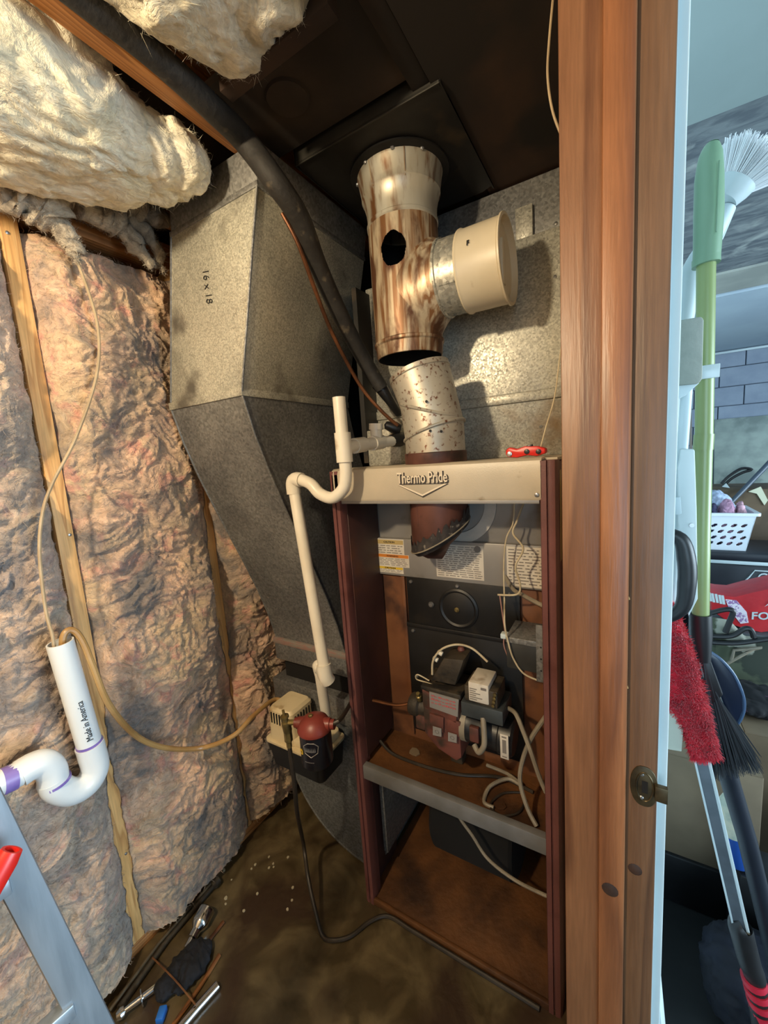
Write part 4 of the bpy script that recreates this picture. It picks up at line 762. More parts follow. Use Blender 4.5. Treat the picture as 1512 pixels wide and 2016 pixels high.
for k in range(7): MB().box(cx0 + 0.02 + k * 0.0125, cx0 + 0.0245 + k * 0.0125, cy0 + 0.0005, cy0 + 0.008, 0.617, 0.655).build('vent_slot', M_sootshade, hsng)  # black bars imitate the shade inside the slots
for k in range(7): MB().box(cx1 - 0.008, cx1 - 0.0005, cy0 + 0.022 + k * 0.0135, cy0 + 0.0265 + k * 0.0135, 0.607, 0.651).build('vent_slot', M_sootshade, hsng)  # side slots, shade painted as black bars too
pp_.location += V((-0.013, 0, -0.027))
# amber discharge hose to the standpipe
hose = [V((cx0 - 0.003, 0.93, 0.612)), V((-1.068, 0.91, 0.628)), W(500, 1408, 1, 0.80), W(460, 1448, 1, 0.72), W(400, 1472, 0, -1.13), W(330, 1473, 0, -1.145), W(270, 1450, 0, -1.13), W(215, 1388, 0, -1.095), W(182, 1310, 0, -1.10), W(166, 1270, 0, -1.112), W(150, 1245, 0, -1.12), W(134, 1241, 0, -1.124), W(124, 1256, 0, -1.125), W(124, 1290, 0, -1.125)]
tag(MB().tube(hose, 0.0075, 10, sub=8).build('vinyl_hose', M_amber), 'amber vinyl hose looping from the pump to the white standpipe', 'hose')
# ================================================================== oil filter
of = thing('oil_filter', (-0.735, 0.77, 0.5), 'black oil filter canister with a red domed cap', 'oil filter')
FXc, FYc, FZo = -0.752, 0.775, 0.052
part(MB().lathe([(0.0, 0), (0.045, 0), (0.056, 0.006), (0.058, 0.014), (0.0575, 0.135), (0.0, 0.135)], (FXc, FYc, 0.525), (0, 0, 1), 40).build('canister', M_filter, of), 'dark canister with printed badge')
rc = part(MB().lathe([(0.062, 0), (0.063, 0.004), (0.061, 0.012), (0.050, 0.034), (0.030, 0.048), (0.012, 0.053), (0, 0.0535)], (FXc, FYc, 0.658), (0, 0, 1), 40).build('cap', M_redcap, of), 'red iron cap')
MB().lathe([(0.009, 0), (0.009, 0.006), (0.006, 0.009), (0, 0.009)], (FXc - 0.005, FYc - 0.01, 0.71), (0, 0, 1), 6).build('cap_bolt', M_brass, rc)
for d_, L_ in (((1, 0.35, 0.05), 0.078), ((-1, -0.35, 0.0), 0.075)):
    MB().lathe([(0.024, 0.02), (0.022, 0.062), (0.018, 0.064), (0.018, L_), (0, L_)], (FXc, FYc, 0.676), d_, 16).build('cap_boss', M_redcap, rc)
MB().tube([(FXc - 0.069, FYc - 0.023, 0.676), (FXc - 0.095, FYc - 0.033, 0.674)], 0.010, 8).build('brass_nipple', M_brass, of)
# badge on canister: curved shield outline, yellow dot
def cyl(a, z, r=0.0582): return (FXc + r * math.sin(a), FYc - r * math.cos(a), z)
sh = [(-0.35, 0.615), (-0.05, 0.628), (0.38, 0.628), (0.62, 0.615), (0.55, 0.59), (0.12, 0.575), (-0.28, 0.588), (-0.35, 0.615)]
MB().tube([cyl(a + 0.25, z + 0.012) for a, z in sh], 0.0014, 6).build('badge_outline', M_silver, of)
mb = MB()
for k in range(7):
    a = 0.02 + k * 0.10; mb.tube([cyl(a, 0.606), cyl(a + 0.03, 0.622), cyl(a + 0.06, 0.607)], 0.0012, 5)
for k in range(8): mb.tube([cyl(-0.08 + k * 0.08, 0.566), cyl(-0.05 + k * 0.08, 0.5665)], 0.0016, 5)
mb.build('badge_marks', M_silver, of)['kind'] = 'stuff'
p = V(cyl(-0.38, 0.596)); n_ = V((p.x - FXc, p.y - FYc, 0)); MB().lathe([(0.0105, 0), (0.0105, 0.0012), (0.0035, 0.0014), (0, 0.0014)], p, n_, 18).build('yellow_dot', M_yellow, of)
MB().lathe([(0.0035, 0), (0, 0.0006)], p + n_.normalized() * 0.0014, n_, 10).build('dot_mark', M_ink, of)
of.location = (-0.738, 0.77, 0.582); of.scale = (0.79, 0.79, 0.79)
def fq(x, y, z): return V((-0.738 + 0.79 * (x + 0.735), 0.77 + 0.79 * (y - 0.77), 0.582 + 0.79 * (z - 0.5)))
tag(MB().tube([fq(FXc + 0.06, FYc + 0.02, 0.68), fq(FXc + 0.085, FYc + 0.05, 0.69), W(696, 1374, 1, 0.972)], 0.0065, 10, sub=4).build('dark_oil_pipe', M_hose), 'short dark pipe from the red filter cap into the furnace side', 'pipe')
# shut-off valve and flexible oil line to the floor
va = thing('oil_valve', (-0.85, 0.73, 0.62), 'small brass shut-off valve left of the red filter cap', 'valve')
vx, vy, vz = fq(FXc - 0.105, FYc - 0.036, 0.672)
MB().lathe([(0.011, -0.02), (0.013, -0.016), (0.013, 0.012), (0.009, 0.014), (0.009, 0.026), (0.013, 0.027), (0.013, 0.032), (0.004, 0.033), (0.004, 0.05), (0, 0.05)], (vx, vy, vz - 0.01), (-0.1, -0.05, 1), 14, cap0=True).build('valve_body', M_brass, va)
MB().lathe([(0.012, 0), (0.012, -0.03), (0.008, -0.034), (0.008, -0.05), (0, -0.05)], (vx + 0.002, vy, vz - 0.028), (0, 0, 1), 6).build('flare_nut', M_brass, va)
ol = [V((vx + 0.002, vy, vz - 0.075)), W(580, 1545, 1, 0.74), W(585, 1600, 1, 0.76), W(597, 1660, 2, 0.16), W(607, 1730, 2, 0.10), W(620, 1790, 2, 0.05), W(634, 1838, 2, 0.012), W(655, 1850, 2, 0.009), W(690, 1842, 2, 0.009), W(730, 1812, 2, 0.009), W(765, 1803, 2, 0.009), W(810, 1828, 2, 0.009), W(870, 1862, 2, 0.009), W(960, 1910, 2, 0.009), W(1065, 1965, 2, 0.009)]
ol = [V(p) for p in ol]; ol = ol[:6] + [V((p.x, min(p.y, 0.8915), 0.0067)) for p in ol[6:]]
tag(MB().tube(ol, 0.0065, 10, sub=8).build('flexible_oil_line', M_hose), 'dark flexible oil line dropping from the valve across the floor', 'hose')
# ================================================================== standpipe with trap on the left
dp = thing('drain_standpipe', (-1.13, 0.36, 0.7), 'large bluish white drain standpipe with P-trap on the insulated wall', 'drain pipe')
xd = -1.125
def dq(a, b, x=xd): return V(W(a, b, 0, x))
r_d = 0.0265
P0 = dq(118, 1264); P1 = dq(180, 1478)
part(MB().tube([P0, P1], r_d, 28, cap=False).build('riser', M_pvcd, dp), 'bluish white riser with printing')
ax_ = (P1 - P0).normalized(); MB().tube([P0 + ax_ * 0.001, P0 + ax_ * 0.12], r_d - 0.0035, 24, cap=False).build('riser_bore', M_pvcd, dp)
rim_o = []; rim_i = []; u_ = ax_.orthogonal().normalized(); w_ = ax_.cross(u_)
for k in range(28): a = 2 * math.pi * k / 28; d_ = math.cos(a) * u_ + math.sin(a) * w_; rim_o.append(P0 + d_ * r_d); rim_i.append(P0 + d_ * (r_d - 0.0035))
MB().loft([rim_o, rim_i], False, False).build('riser_rim', M_pvcd, dp)
tr_ = [P1 - ax_ * 0.02, P1 + ax_ * 0.004, dq(187, 1512), dq(172, 1542), dq(142, 1558), dq(113, 1550), dq(103, 1532)]
MB().tube(tr_, r_d + 0.0035, 26, sub=8).build('trap_bend', M_pvcd, dp)
t2 = [dq(105, 1536), dq(101, 1516), dq(84, 1503), dq(60, 1510), dq(38, 1524)]
MB().tube(t2, r_d + 0.003, 26, sub=8).build('trap_elbow', M_pvcd, dp)
MB().tube([dq(40, 1522), dq(-10, 1546), dq(-90, 1590), V((-1.125, 0.035, 0.757)), V((-1.14, -0.02, 0.745)), V((-1.19, -0.06, 0.74)), V((-1.368, -0.075, 0.735))], r_d, 24).build('outlet_pipe', M_pvcd, dp)
def pring(name, a, b, r, w): return MB().tube([a, a + (b - a).normalized() * w], r, 26).build(name, M_purple, dp)
pring('primer_ring', P1 - ax_ * 0.026, P1, r_d + 0.0012, 0.007)
pring('primer_ring', dq(109, 1541), dq(104, 1528), r_d + 0.0046, 0.006)
pring('primer_ring', dq(30, 1528), dq(10, 1537), r_d + 0.0010, 0.022)
fd = (V(CAM) - (P0 + P1) / 2); fd = (fd - ax_ * fd.dot(ax_)).normalized(); sd = ax_.cross(fd)
tp = P0 + (P1 - P0) * 0.68 + fd * (r_d + 0.0004) + sd * (-0.004)
text('Made in America', tp, -ax_, fd.cross(-ax_), 0.0195, M_ink, dp, 'pipe_printing', sx=0.8, bold=-0.004)
# thermostat cable down the insulation into the standpipe
tag(MB().tube([W(98, 418, 0, -1.19), W(118, 440, 0, -1.185), W(158, 530, 0, -1.18), W(192, 640, 0, -1.17), W(190, 740, 0, -1.17), W(150, 860, 0, -1.175), W(104, 950, 0, -1.18), W(84, 1010, 0, -1.17), W(78, 1090, 0, -1.165), W(90, 1200, 0, -1.15), W(103, 1250, 0, -1.128), W(108, 1285, 0, -1.122)], 0.0038, 8, sub=10).build('hanging_cable', M_cable), 'thin tan cable hanging down the pink insulation into the standpipe', 'cable')
# ================================================================== ladder at lower left
la = thing('step_ladder', (-0.70, 0.2, 0), 'blue grey aluminium ladder rail standing at the left wall', 'ladder')
def rail(p, q, w, name):
    p, q = V(p), V(q); d = (q - p).normalized(); nrm = (V(CAM) - (p + q) / 2); nrm = (nrm - d * nrm.dot(d)).normalized(); s_ = d.cross(nrm)
    sec = [(-w, 0.0), (-w * 0.93, 0.004), (-w * 0.6, 0.006), (w * 0.6, 0.006), (w * 0.93, 0.004), (w, 0.0), (w, -0.026), (w - 0.002, -0.026), (w - 0.002, -0.003), (-w + 0.002, -0.003), (-w + 0.002, -0.026), (-w, -0.026)]
    return MB().loft([[p + s_ * a + nrm * b for a, b in sec], [q + s_ * a + nrm * b for a, b in sec]]).build(name, M_alu, la)
Pl = V(W(0, 1655, 0, -0.70)); Ql = V(W(185, 2020, 0, -0.70)); dl = (Ql - Pl); dl = dl / abs(dl.z)
top = Pl - dl * 0.35; bot = Ql + dl * (Ql.z - 0.012)
rail(bot, top, 0.0205, 'side_rail')
off = V((-0.06, -0.40, 0)); rail(bot + off, top + off, 0.0205, 'side_rail')
for k in range(5):
    a = bot + (top - bot) * (0.12 + 0.19 * k); MB().obox(a + off / 2, off * 0.48, V((-0.006, 0.001, -0.001)) * 2, V((0, 0, 0.012))).build('rung', M_alu, la, bevel=0.003)
MB().obox(bot + V((0, 0, -0.002)), (0.022, 0, 0), (0, 0.02, 0), (0, 0, 0.010)).build('rubber_foot', M_blackpl, la, bevel=0.003)
MB().obox(bot + off + V((0, 0, -0.002)), (0.022, 0, 0), (0, 0.02, 0), (0, 0, 0.010)).build('rubber_foot', M_blackpl, la, bevel=0.003)
a = V(W(24, 1672, 0, -0.655)); b_ = V(W(-36, 1775, 0, -0.655))
cn = MB(); cn.tube([a, a + (b_ - a) * 0.25, b_], [0.0115, 0.014, 0.0145], 24, cap=False); cn.tube([a, a + (b_ - a) * 0.3], [0.008, 0.010], 24, cap=False)
dd = (b_ - a).normalized(); u_ = dd.orthogonal().normalized(); w_ = dd.cross(u_); cn.loft([[a + (math.cos(2 * math.pi * k / 24) * u_ + math.sin(2 * math.pi * k / 24) * w_) * r_ for k in range(24)] for r_ in (0.0115, 0.008)], False, False)
part(cn.build('red_end_cap', M_red, la), 'hollow red plastic end cap')
p = W(178, 1995, 0, -0.697); MB().obox(p, (0, 0.008, 0.0), (0.0008, 0, 0), (0, 0.002, 0.012)).build('rail_sticker', M_paper, la)
# ================================================================== tools on the floor
def ontz(a, b, z): return V(W(a, b, 2, z))
tag(MB().tube([ontz(235, 1985, 0.0092), ontz(330, 1850, 0.0092), ontz(425, 1738, 0.013)], 0.009, 12).build('steel_pipe', mat('dirty_steel_pipe', c(86, 80, 70), c(58, 52, 46), sc=30, rough=0.45, metal=0.6)), 'long dull steel pipe lying along the wall on the floor', 'pipe')
rr = MB(); e_ = ontz(427, 1734, 0.018); d_ = (ontz(330, 1850, 0.012) - e_).normalized(); rr.lathe([(0.010, 0), (0.017, -0.004), (0.017, 0.012), (0.010, 0.02)], e_, d_, 20)
rr.build('pipe_collar', _m['dirty_steel_pipe'], bpy.data.objects['steel_pipe'])
tag(MB().tube([ontz(215, 1990, 0.02), ontz(310, 1860, 0.02), ontz(428, 1724, 0.022)], 0.005, 10).build('rusty_rod', mat('dirty_rod', c(96, 84, 66), c(66, 56, 44), sc=30, rough=0.5, metal=0.5)), 'thin tan rod lying against the foot of the insulation', 'rod')
so = thing('chrome_adapter', (-1.15, 0.56, 0.0), 'shiny chrome stepped pipe adapter lying beside the floor pipes', 'pipe fitting')
a = ontz(408, 1790, 0.0296); b_ = ontz(367, 1868, 0.018); d_ = (b_ - a).normalized(); L_ = (b_ - a).length
MB().lathe([(0.0, 0), (0.024, 0.0), (0.027, 0.003), (0.027, L_ * 0.36), (0.023, L_ * 0.44), (0.0145, L_ * 0.55), (0.0145, L_ * 0.75)], a, d_, 28).build('bell_end', M_chrome, so)
MB().lathe([(0.0145, L_ * 0.75), (0.010, L_ * 0.77), (0.010, L_ * 1.0), (0.0, L_ * 1.0)], a, d_, 20).build('narrow_end', M_chrome, so)
sd_ = thing('chrome_faucet', (-1.12, 0.40, 0.0), 'chrome rod with a flange lying near the ladder foot', 'fitting')
a = ontz(322, 1932, 0.02); b_ = ontz(245, 1990, 0.018)
MB().tube([a, a + (b_ - a) * 0.55, b_], [0.009, 0.0085, 0.007], 14).build('shaft', M_chrome, sd_)
MB().lathe([(0.009, -0.002), (0.020, 0), (0.020, 0.003), (0.009, 0.006)], a + (b_ - a) * 0.55, b_ - a, 20).build('flange', M_chrome, sd_)
MB().lathe([(0.0, -0.004), (0.012, 0), (0.014, 0.008), (0.010, 0.018), (0, 0.02)], b_, b_ - a, 18).build('tip', M_chrome, sd_)
tag(MB().tube([ontz(428, 1940, 0.012), ontz(388, 1985, 0.012), ontz(333, 2050, 0.012)], 0.012, 14).build('chrome_tube', M_chrome), 'straight chrome tube lying on the floor edge beside the dark rag', 'tube')
o = blob([(tuple(ontz(365, 1908, 0.02)), (0.042, 0.068, 0.018), 0.85)], 'dark_rag', mat('dark_rag', c(22, 24, 32), c(14, 15, 20), sc=30, rough=0.9, bump=0.5, bsc=90), None, None, amp=0.020, seed=31, nu=90, nv=70, fsc=16, tuft=0.006)
tag(o, 'crumpled dark navy rag on the floor among the chrome fittings', 'rag')
tag(MB().obox(ontz(318, 1998, 0.0098), (0.008, 0.006, 0), (-0.009, 0.012, 0), (0, 0, 0.010)).build('blue_clip', mat('blue_plastic', c(40, 110, 200), rough=0.35), None, bevel=0.003), 'small bright blue plastic clip on the floor', 'clip')
tag(MB().tube([ontz(300, 1885, 0.024), ontz(345, 1930, 0.046), ontz(385, 1978, 0.03)], 0.0022, 6, sub=6).build('rusty_wire', mat('rusty_wire', c(120, 78, 44), c(92, 58, 34), sc=40, rough=0.6)), 'short rusty wire lying across the dark rag', 'wire')
tag(MB().tube([ontz(440, 1815, 0.0062), ontz(400, 1865, 0.0062), ontz(372, 1885, 0.0062)], 0.006, 10, sub=6).build('copper_offcut', M_copper), 'bent brown copper offcut beside the chrome adapter', 'pipe')
tag(MB().tube([ontz(432, 1880, 0.006), ontz(392, 1945, 0.006), ontz(340, 2020, 0.006)], 0.006, 10, sub=4).build('wooden_strip', wood('old_wood_strip', c(150, 96, 48), c(120, 74, 36), c(84, 50, 26), axis=1)), 'narrow orange brown wooden strip beside the rag', 'strip')
rnd = random.Random(12)
for k in range(16):
    a, b_ = rnd.uniform(440, 580), rnd.uniform(1680, 1800); p = ontz(a, b_, 0.003); r_ = rnd.uniform(0.003, 0.0075)
    mb = MB(); rg = [(p.x + r_ * rnd.uniform(.6, 1) * math.cos(q), p.y + r_ * rnd.uniform(.6, 1) * math.sin(q), 0.0) for q in [i * 1.047 for i in range(6)]]; mb.prism(rg, (0, 0, r_ * 0.5))
    tag(mb.build('mortar_crumb', mat('pale_crumb', c(176, 166, 140), rough=0.9)), 'small pale mortar crumb on the concrete beside the insulation', 'crumb', 'crumbs on the closet floor')
# ================================================================== red tool, string, wires
rt = thing('red_tubing_cutter', (-0.19, 0.99, 1.44), 'bright red hand tool lying on the furnace top', 'tool')
rp = [W(a, b, 1, 0.99) for a, b in ((998, 886), (1005, 880), (1020, 884), (1036, 878), (1060, 878), (1076, 882), (1076, 892), (1058, 898), (1040, 896), (1020, 901), (1002, 900), (998, 894))]
MB().prism([(x, 0.975, max(z, 1.4405)) for x, y, z in rp], (0, 0.03, 0)).build('tool_body', M_red, rt, bevel=0.004)
for (a, b) in ((1003, 894), (1037, 889), (1060, 889)):
    p = W(a, b, 1, 0.974); MB().lathe([(0.006, 0), (0.006, 0.003), (0.003, 0.004), (0, 0.004)], (p[0], 0.976, p[2]), (0, -1, 0), 14).build('tool_roller', M_blackpl if a > 1010 else M_steel, rt)
p = W(1043, 879, 1, 0.985); MB().obox(p, (0.006, 0, 0.001), (0, 0.008, 0), (0, 0, 0.004)).build('tool_button', M_blackpl, rt, bevel=0.001)
tag(MB().tube([W(1120, 620, 1, 1.0), W(1104, 690, 1, 1.0), W(1092, 780, 1, 1.0), W(1075, 840, 1, 0.995), W(1064, 882, 1, 0.99)], 0.0016, 6, sub=6).build('white_string', M_wire), 'thin white string running from the door jamb to the red tool', 'string')
tag(MB().tube([W(1096, -100, 1, 0.80), W(1090, -20, 1, 0.80), W(1081, 80, 1, 0.80), W(1078, 150, 1, 0.80), W(1088, 220, 1, 0.80), W(1112, 285, 1, 0.80), W(1130, 340, 1, 0.80)], 0.002, 6, sub=6).build('ceiling_wire', M_cable), 'thin tan wire hanging in the dark corner beside the jamb', 'wire')
def wire(label, pts, r, m=M_wire, name='furnace_wire'): return tag(MB().tube([W(*p) for p in pts], r, 8, sub=8).build(name, m), label, 'wire', 'wires inside the furnace')
wire('straight beige wire hanging from junction block past the labels to control box', [(1013, 985, 1, 1.05), (1010, 1030, 1, 1.04), (997, 1060, 1, 1.03), (992, 1110, 1, 1.03), (993, 1180, 1, 1.02), (993, 1205, 1, 0.965), (994, 1232, 1, 0.9455), (1000, 1262, 1, 0.9455), (1010, 1295, 1, 0.9475), (1030, 1325, 1, 0.95), (1060, 1340, 1, 0.955)], 0.0022)
wire('curling beige wire looping in front of the rating label', [(1031, 990, 1, 1.05), (1018, 1025, 1, 1.03), (1010, 1050, 1, 1.02), (1030, 1080, 1, 1.01), (1015, 1115, 1, 1.01), (1024, 1150, 1, 1.01), (1018, 1170, 1, 1.01), (980, 1171, 1, 1.01)], 0.0026)
wire('thin pink wire bundle at the control box terminals', [(984, 1172, 1, 1.01), (990, 1215, 1, 1.0), (994, 1245, 1, 0.99), (992, 1270, 1, 0.99), (1003, 1300, 1, 0.99)], 0.0018, mat('pink_wire', c(150, 110, 100), rough=0.5))
wire('grey armoured cable behind the beige wires', [(994, 1134, 1, 1.083), (1010, 1160, 1, 1.06), (1030, 1172, 1, 1.03), (1060, 1188, 1, 1.0), (1092, 1202, 1, 0.985)], 0.0055, M_conduit)
wire('thick grey cable sweeping down from the relay tray to cabinet side', [(1000, 1394, 1, 1.0), (1015, 1405, 1, 0.975), (1030, 1440, 1, 0.958), (1045, 1480, 1, 0.945), (1062, 1530, 1, 0.938), (1075, 1560, 1, 0.936)], 0.0058, M_conduit)
wire('thick grey cable rising from the shelf coil to cabinet side', [(1075, 1410, 1, 0.962), (1045, 1455, 1, 0.966), (1028, 1500, 1, 0.966), (1024, 1540, 1, 0.958), (1038, 1590, 1, 0.948), (1056, 1626, 2, 0.5075)], 0.0058, M_conduit)
wire('dark cable stretched along the rusty shelf', [(748, 1458, 1, 1.0), (775, 1485, 2, 0.507), (840, 1510, 2, 0.506), (905, 1525, 2, 0.506), (965, 1528, 2, 0.506), (1000, 1535, 2, 0.506), (1050, 1560, 2, 0.506)], 0.005, M_hose)
wire('grey cable coiled on the rusty shelf near the corner post', [(958, 1506, 2, 0.517), (1000, 1524, 2, 0.518), (1025, 1545, 2, 0.518), (1000, 1533, 2, 0.518), (965, 1548, 2, 0.511), (953, 1578, 2, 0.507), (972, 1590, 2, 0.507)], 0.0052, M_conduit)
wire('thin brown cable loop lying on the rusty shelf', [(1030, 1560, 2, 0.506), (990, 1562, 2, 0.506), (965, 1585, 2, 0.506), (985, 1605, 2, 0.506), (1020, 1600, 2, 0.506), (1035, 1575, 2, 0.506)], 0.003, M_hose)
wire('grey cable hanging in the dark lower bay', [(862, 1522, 1, 1.0), (880, 1565, 1, 1.0), (905, 1610, 1, 1.0), (930, 1645, 1, 1.0), (960, 1690, 1, 0.99), (1010, 1730, 1, 0.97), (1068, 1760, 1, 0.955), (1100, 1772, 1, 0.96)], 0.0048, M_conduit)
# ================================================================== garage: tools leaning by the door casing
M_green = mat('lime_green_handle', c(142, 156, 100), c(132, 146, 92), sc=4, rough=0.3)
M_greeng = mat('pale_green_grip', c(122, 152, 122), c(112, 142, 114), sc=4, rough=0.4)
gy = 0.86
gb = thing('green_broom', W(1390, 1700, 1, gy)[:2] + (0,), 'broom with long lime green handle leaning beside the white door casing', 'broom')
gp = lambda a, b, y=gy: V(W(a, b, 1, y))
MB().tube([gp(1403, 283), gp(1399, 305), gp(1396, 350), gp(1395, 420), gp(1392, 490), gp(1390, 518)], [0.0085, 0.0150, 0.0185, 0.0195, 0.0182, 0.0178], 24, sub=6).build('grip', M_greeng, gb)
ax_ = (gp(1403, 283) - gp(1399, 310)).normalized(); MB().lathe([(0.0055, 0.001), (0.0065, 0.0022), (0.008, 0.001)], gp(1403, 283), ax_, 16).build('hang_hole', M_greeng, gb)
MB().lathe([(0.0056, 0), (0, 0.0004)], gp(1403, 283) + ax_ * 0.001, ax_, 14).build('hole_dark', M_sootshade, gb)  # black disc painted as the shade inside the hole
MB().box(*[q for q in (gp(1408, 350).x, gp(1408, 350).x + 0.002)], gy - 0.0226, gy - 0.020, gp(1400, 470).z, gp(1400, 335).z).build('grip_ridge', M_greeng, gb, bevel=0.0008)
MB().tube([gp(1390, 510), gp(1388, 700), gp(1386, 860), gp(1384, 885)], 0.0128, 24).build('upper_pole', M_green, gb)
MB().tube([gp(1390, 508), gp(1390, 522)], 0.0186, 24).build('grip_ring', M_greeng, gb)
MB().tube([gp(1386, 855), gp(1384, 886)], 0.0142, 24).build('pole_collar', M_green, gb)
MB().tube([gp(1385, 880), gp(1381, 1050), gp(1379, 1212)], 0.0128, 24).build('lower_pole', M_green, gb)
MB().tube([gp(1379, 1208), gp(1380, 1250), gp(1383, 1300)], [0.0165, 0.0165, 0.012], 20).build('socket', M_blackpl, gb)
q = [gp(1372, 1285), gp(1392, 1280), gp(1425, 1370), gp(1402, 1390)]
MB().prism(q, (0, 0.042, 0)).build('broom_head', M_blackpl, gb, bevel=0.004)
mb = MB(); rnd = random.Random(4)
for k in range(420):
    t_ = rnd.random(); s_ = rnd.random(); a = gp(1384 + 30 * t_, 1300 + 75 * t_, gy + 0.03 * s_); b_ = gp(1400 + 105 * (t_ ** 0.8) * rnd.uniform(0.8, 1), 1500 + 40 * rnd.random() - 15 * t_, gy + 0.04 * s_); mb.tube([a, (a + b_) / 2 + V((rnd.uniform(-.002, .002), 0, 0)), b_], [0.0009, 0.0009, 0.0005], 3, cap=False)
o = mb.build('bristles', mat('black_bristle', c(36, 38, 42), rough=0.5), gb); o['kind'] = 'stuff'
MB().tube([gp(1420, 1480, 0.9), gp(1470, 1650, 0.94), gp(1530, 1900, 0.98), V((0.335, 0.99, 0.0))], 0.016, 16).build('dark_pole', mat('navy_pole', c(30, 34, 44), c(24, 28, 36), sc=6, rough=0.4), gb)
# white scrub brush behind the handle
wb = thing('white_scrub_brush', (0.10, 0.98, 0.0), 'white long-handled scrub brush with a round bristle head up top', 'brush')
hc = V(W(1440, 375, 1, 0.98)); hd = (V(W(1475, 330, 1, 0.98)) - hc).normalized()
MB().lathe([(0, -0.02), (0.022, -0.016), (0.028, 0), (0.030, 0.012), (0, 0.014)], hc, hd, 28).build('brush_head', M_white, wb)
mb = MB(); u_ = hd.orthogonal().normalized(); w_ = hd.cross(u_)
for k in range(1500):
    a = rnd.uniform(0, 2 * math.pi); r_ = 0.028 * math.sqrt(rnd.random()); p = hc + hd * 0.010 + (math.cos(a) * u_ + math.sin(a) * w_) * r_; d_ = (hd * 1.0 + (math.cos(a) * u_ + math.sin(a) * w_) * (r_ / 0.028) * 0.85).normalized(); mb.tube([p, p + d_ * rnd.uniform(0.044, 0.056)], [0.0007, 0.0006], 3, cap=False)
o = mb.build('bristles', mat('white_bristle', c(236, 238, 240), rough=0.7), wb); o['kind'] = 'stuff'
MB().loft([[V(W(a, b, 1, 0.98)) for a, b in ((1412, 425), (1440, 395), (1450, 408), (1424, 470), (1415, 480))], [V(W(a, b, 1, 1.0)) for a, b in ((1412, 425), (1440, 395), (1450, 408), (1424, 470), (1415, 480))]]).build('neck_plate', M_white, wb, bevel=0.003)
MB().tube([V(W(1432, 410, 1, 0.985)), V(W(1400, 470, 1, 0.97)), V(W(1365, 530, 1, 0.95)), V(W(1352, 600, 1, 0.94)), V((0.079, 0.935, 1.40)), V((0.076, 1.13, 0.0))], [0.012, 0.015, 0.017, 0.015, 0.013, 0.012], 18, sub=5).build('brush_handle', M_white, wb)
# grey sponge mop head + tapering white shank
gm = thing('grey_sponge_mop', (0.09, 0.76, 0.0), 'upturned mop with a dusty grey flat pad beside the door casing', 'mop')
M_pad = mat('dusty_grey_pad', c(158, 160, 150), c(142, 146, 136), sc=14, rough=0.95, bump=0.3, bsc=120)
my = 0.76
MB().prism([V(W(a, b, 1, my)) for a, b in ((1326, 632), (1382, 622), (1386, 630), (1383, 745), (1376, 755), (1326, 760))], (0, 0.018, 0)).build('pad', M_pad, gm, bevel=0.003)
MB().prism([V(W(a, b, 1, my + 0.005)) for a, b in ((1326, 758), (1378, 753), (1350, 778), (1326, 790))], (0, 0.012, 0)).build('pad_holder', M_white, gm, bevel=0.002)
MB().tube([V(W(1352, 765, 1, 0.780)), V((0.066, 1.055, 0.0))], 0.0075, 14).build('mop_pole', M_white, gm)
MB().prism([V(W(a, b, 1, my + 0.035)) for a, b in ((1357, 770), (1361, 770), (1363, 900), (1359, 900))], (0, 0.004, 0)).build('mop_rod', mat('brown_rod', c(120, 104, 92), rough=0.5), gm)
# white bottle-shaped caulk tube / blade
wbt = thing('white_plastic_scoop', (0.10, 0.80, 0), 'pale plastic scoop with shoulders hanging behind the green handle', 'scoop')
prof = ((1340, 884), (1368, 884), (1372, 1000), (1374, 1180), (1356, 1215), (1342, 1080), (1336, 1030), (1334, 920), (1338, 905))
MB().prism([V(W(a, b, 1, 0.778)) for a, b in prof], (0, 0.012, 0)).build('scoop_body', mat('pale_plastic', c(206, 214, 214), c(196, 204, 204), sc=5, rough=0.5), wbt, bevel=0.003)
MB().prism([V(W(a, b, 1, 0.7725)) for a, b in ((1329, 980), (1340, 978), (1342, 1012), (1331, 1014))], (0, 0.006, 0)).build('scoop_clip', M_white, wbt, bevel=0.001)
p = W(1362, 1034, 1, 0.7775); MB().lathe([(0.0035, 0), (0.0035, 0.002), (0, 0.002)], p, (0, -1, 0), 10).build('rivet', M_steel, wbt)
tag(MB().tube([V((0.049, 0.72, W(1318, 1045, 1, 0.72)[2]))] + [V(W(a, b, 1, 0.72)) for a, b in ((1338, 1060), (1351, 1100), (1352, 1150), (1340, 1200))] + [V((0.049, 0.72, W(1325, 1230, 1, 0.72)[2]))], [0.006, 0.010, 0.012, 0.012, 0.010, 0.006], 14, sub=6).build('black_curved_hook', M_blackpl), 'black curved plastic hook poking out behind the casing', 'hook')
tag(MB().tube([V(W(1348, 1160, 1, 0.883)), V(W(1357, 1180, 1, 0.883)), V(W(1375, 1260, 1, 0.882))], [0.006, 0.0065, 0.0065], 14).build('blue_tube', mat('steel_blue_tube', c(110, 134, 158), rough=0.35, metal=0.3)), 'short steel blue tube behind the red duster', 'tube')
# strap clip on the green pole
tag(MB().box(W(1376, 725, 1, 0.84)[0], W(1419, 725, 1, 0.84)[0], 0.844, 0.848, W(1390, 745, 1, 0.84)[2], W(1390, 718, 1, 0.84)[2]).build('clear_clip', mat('clear_plastic_clip', c(206, 216, 216), rough=0.2), None, bevel=0.001), 'translucent plastic clip around the green pole', 'clip')
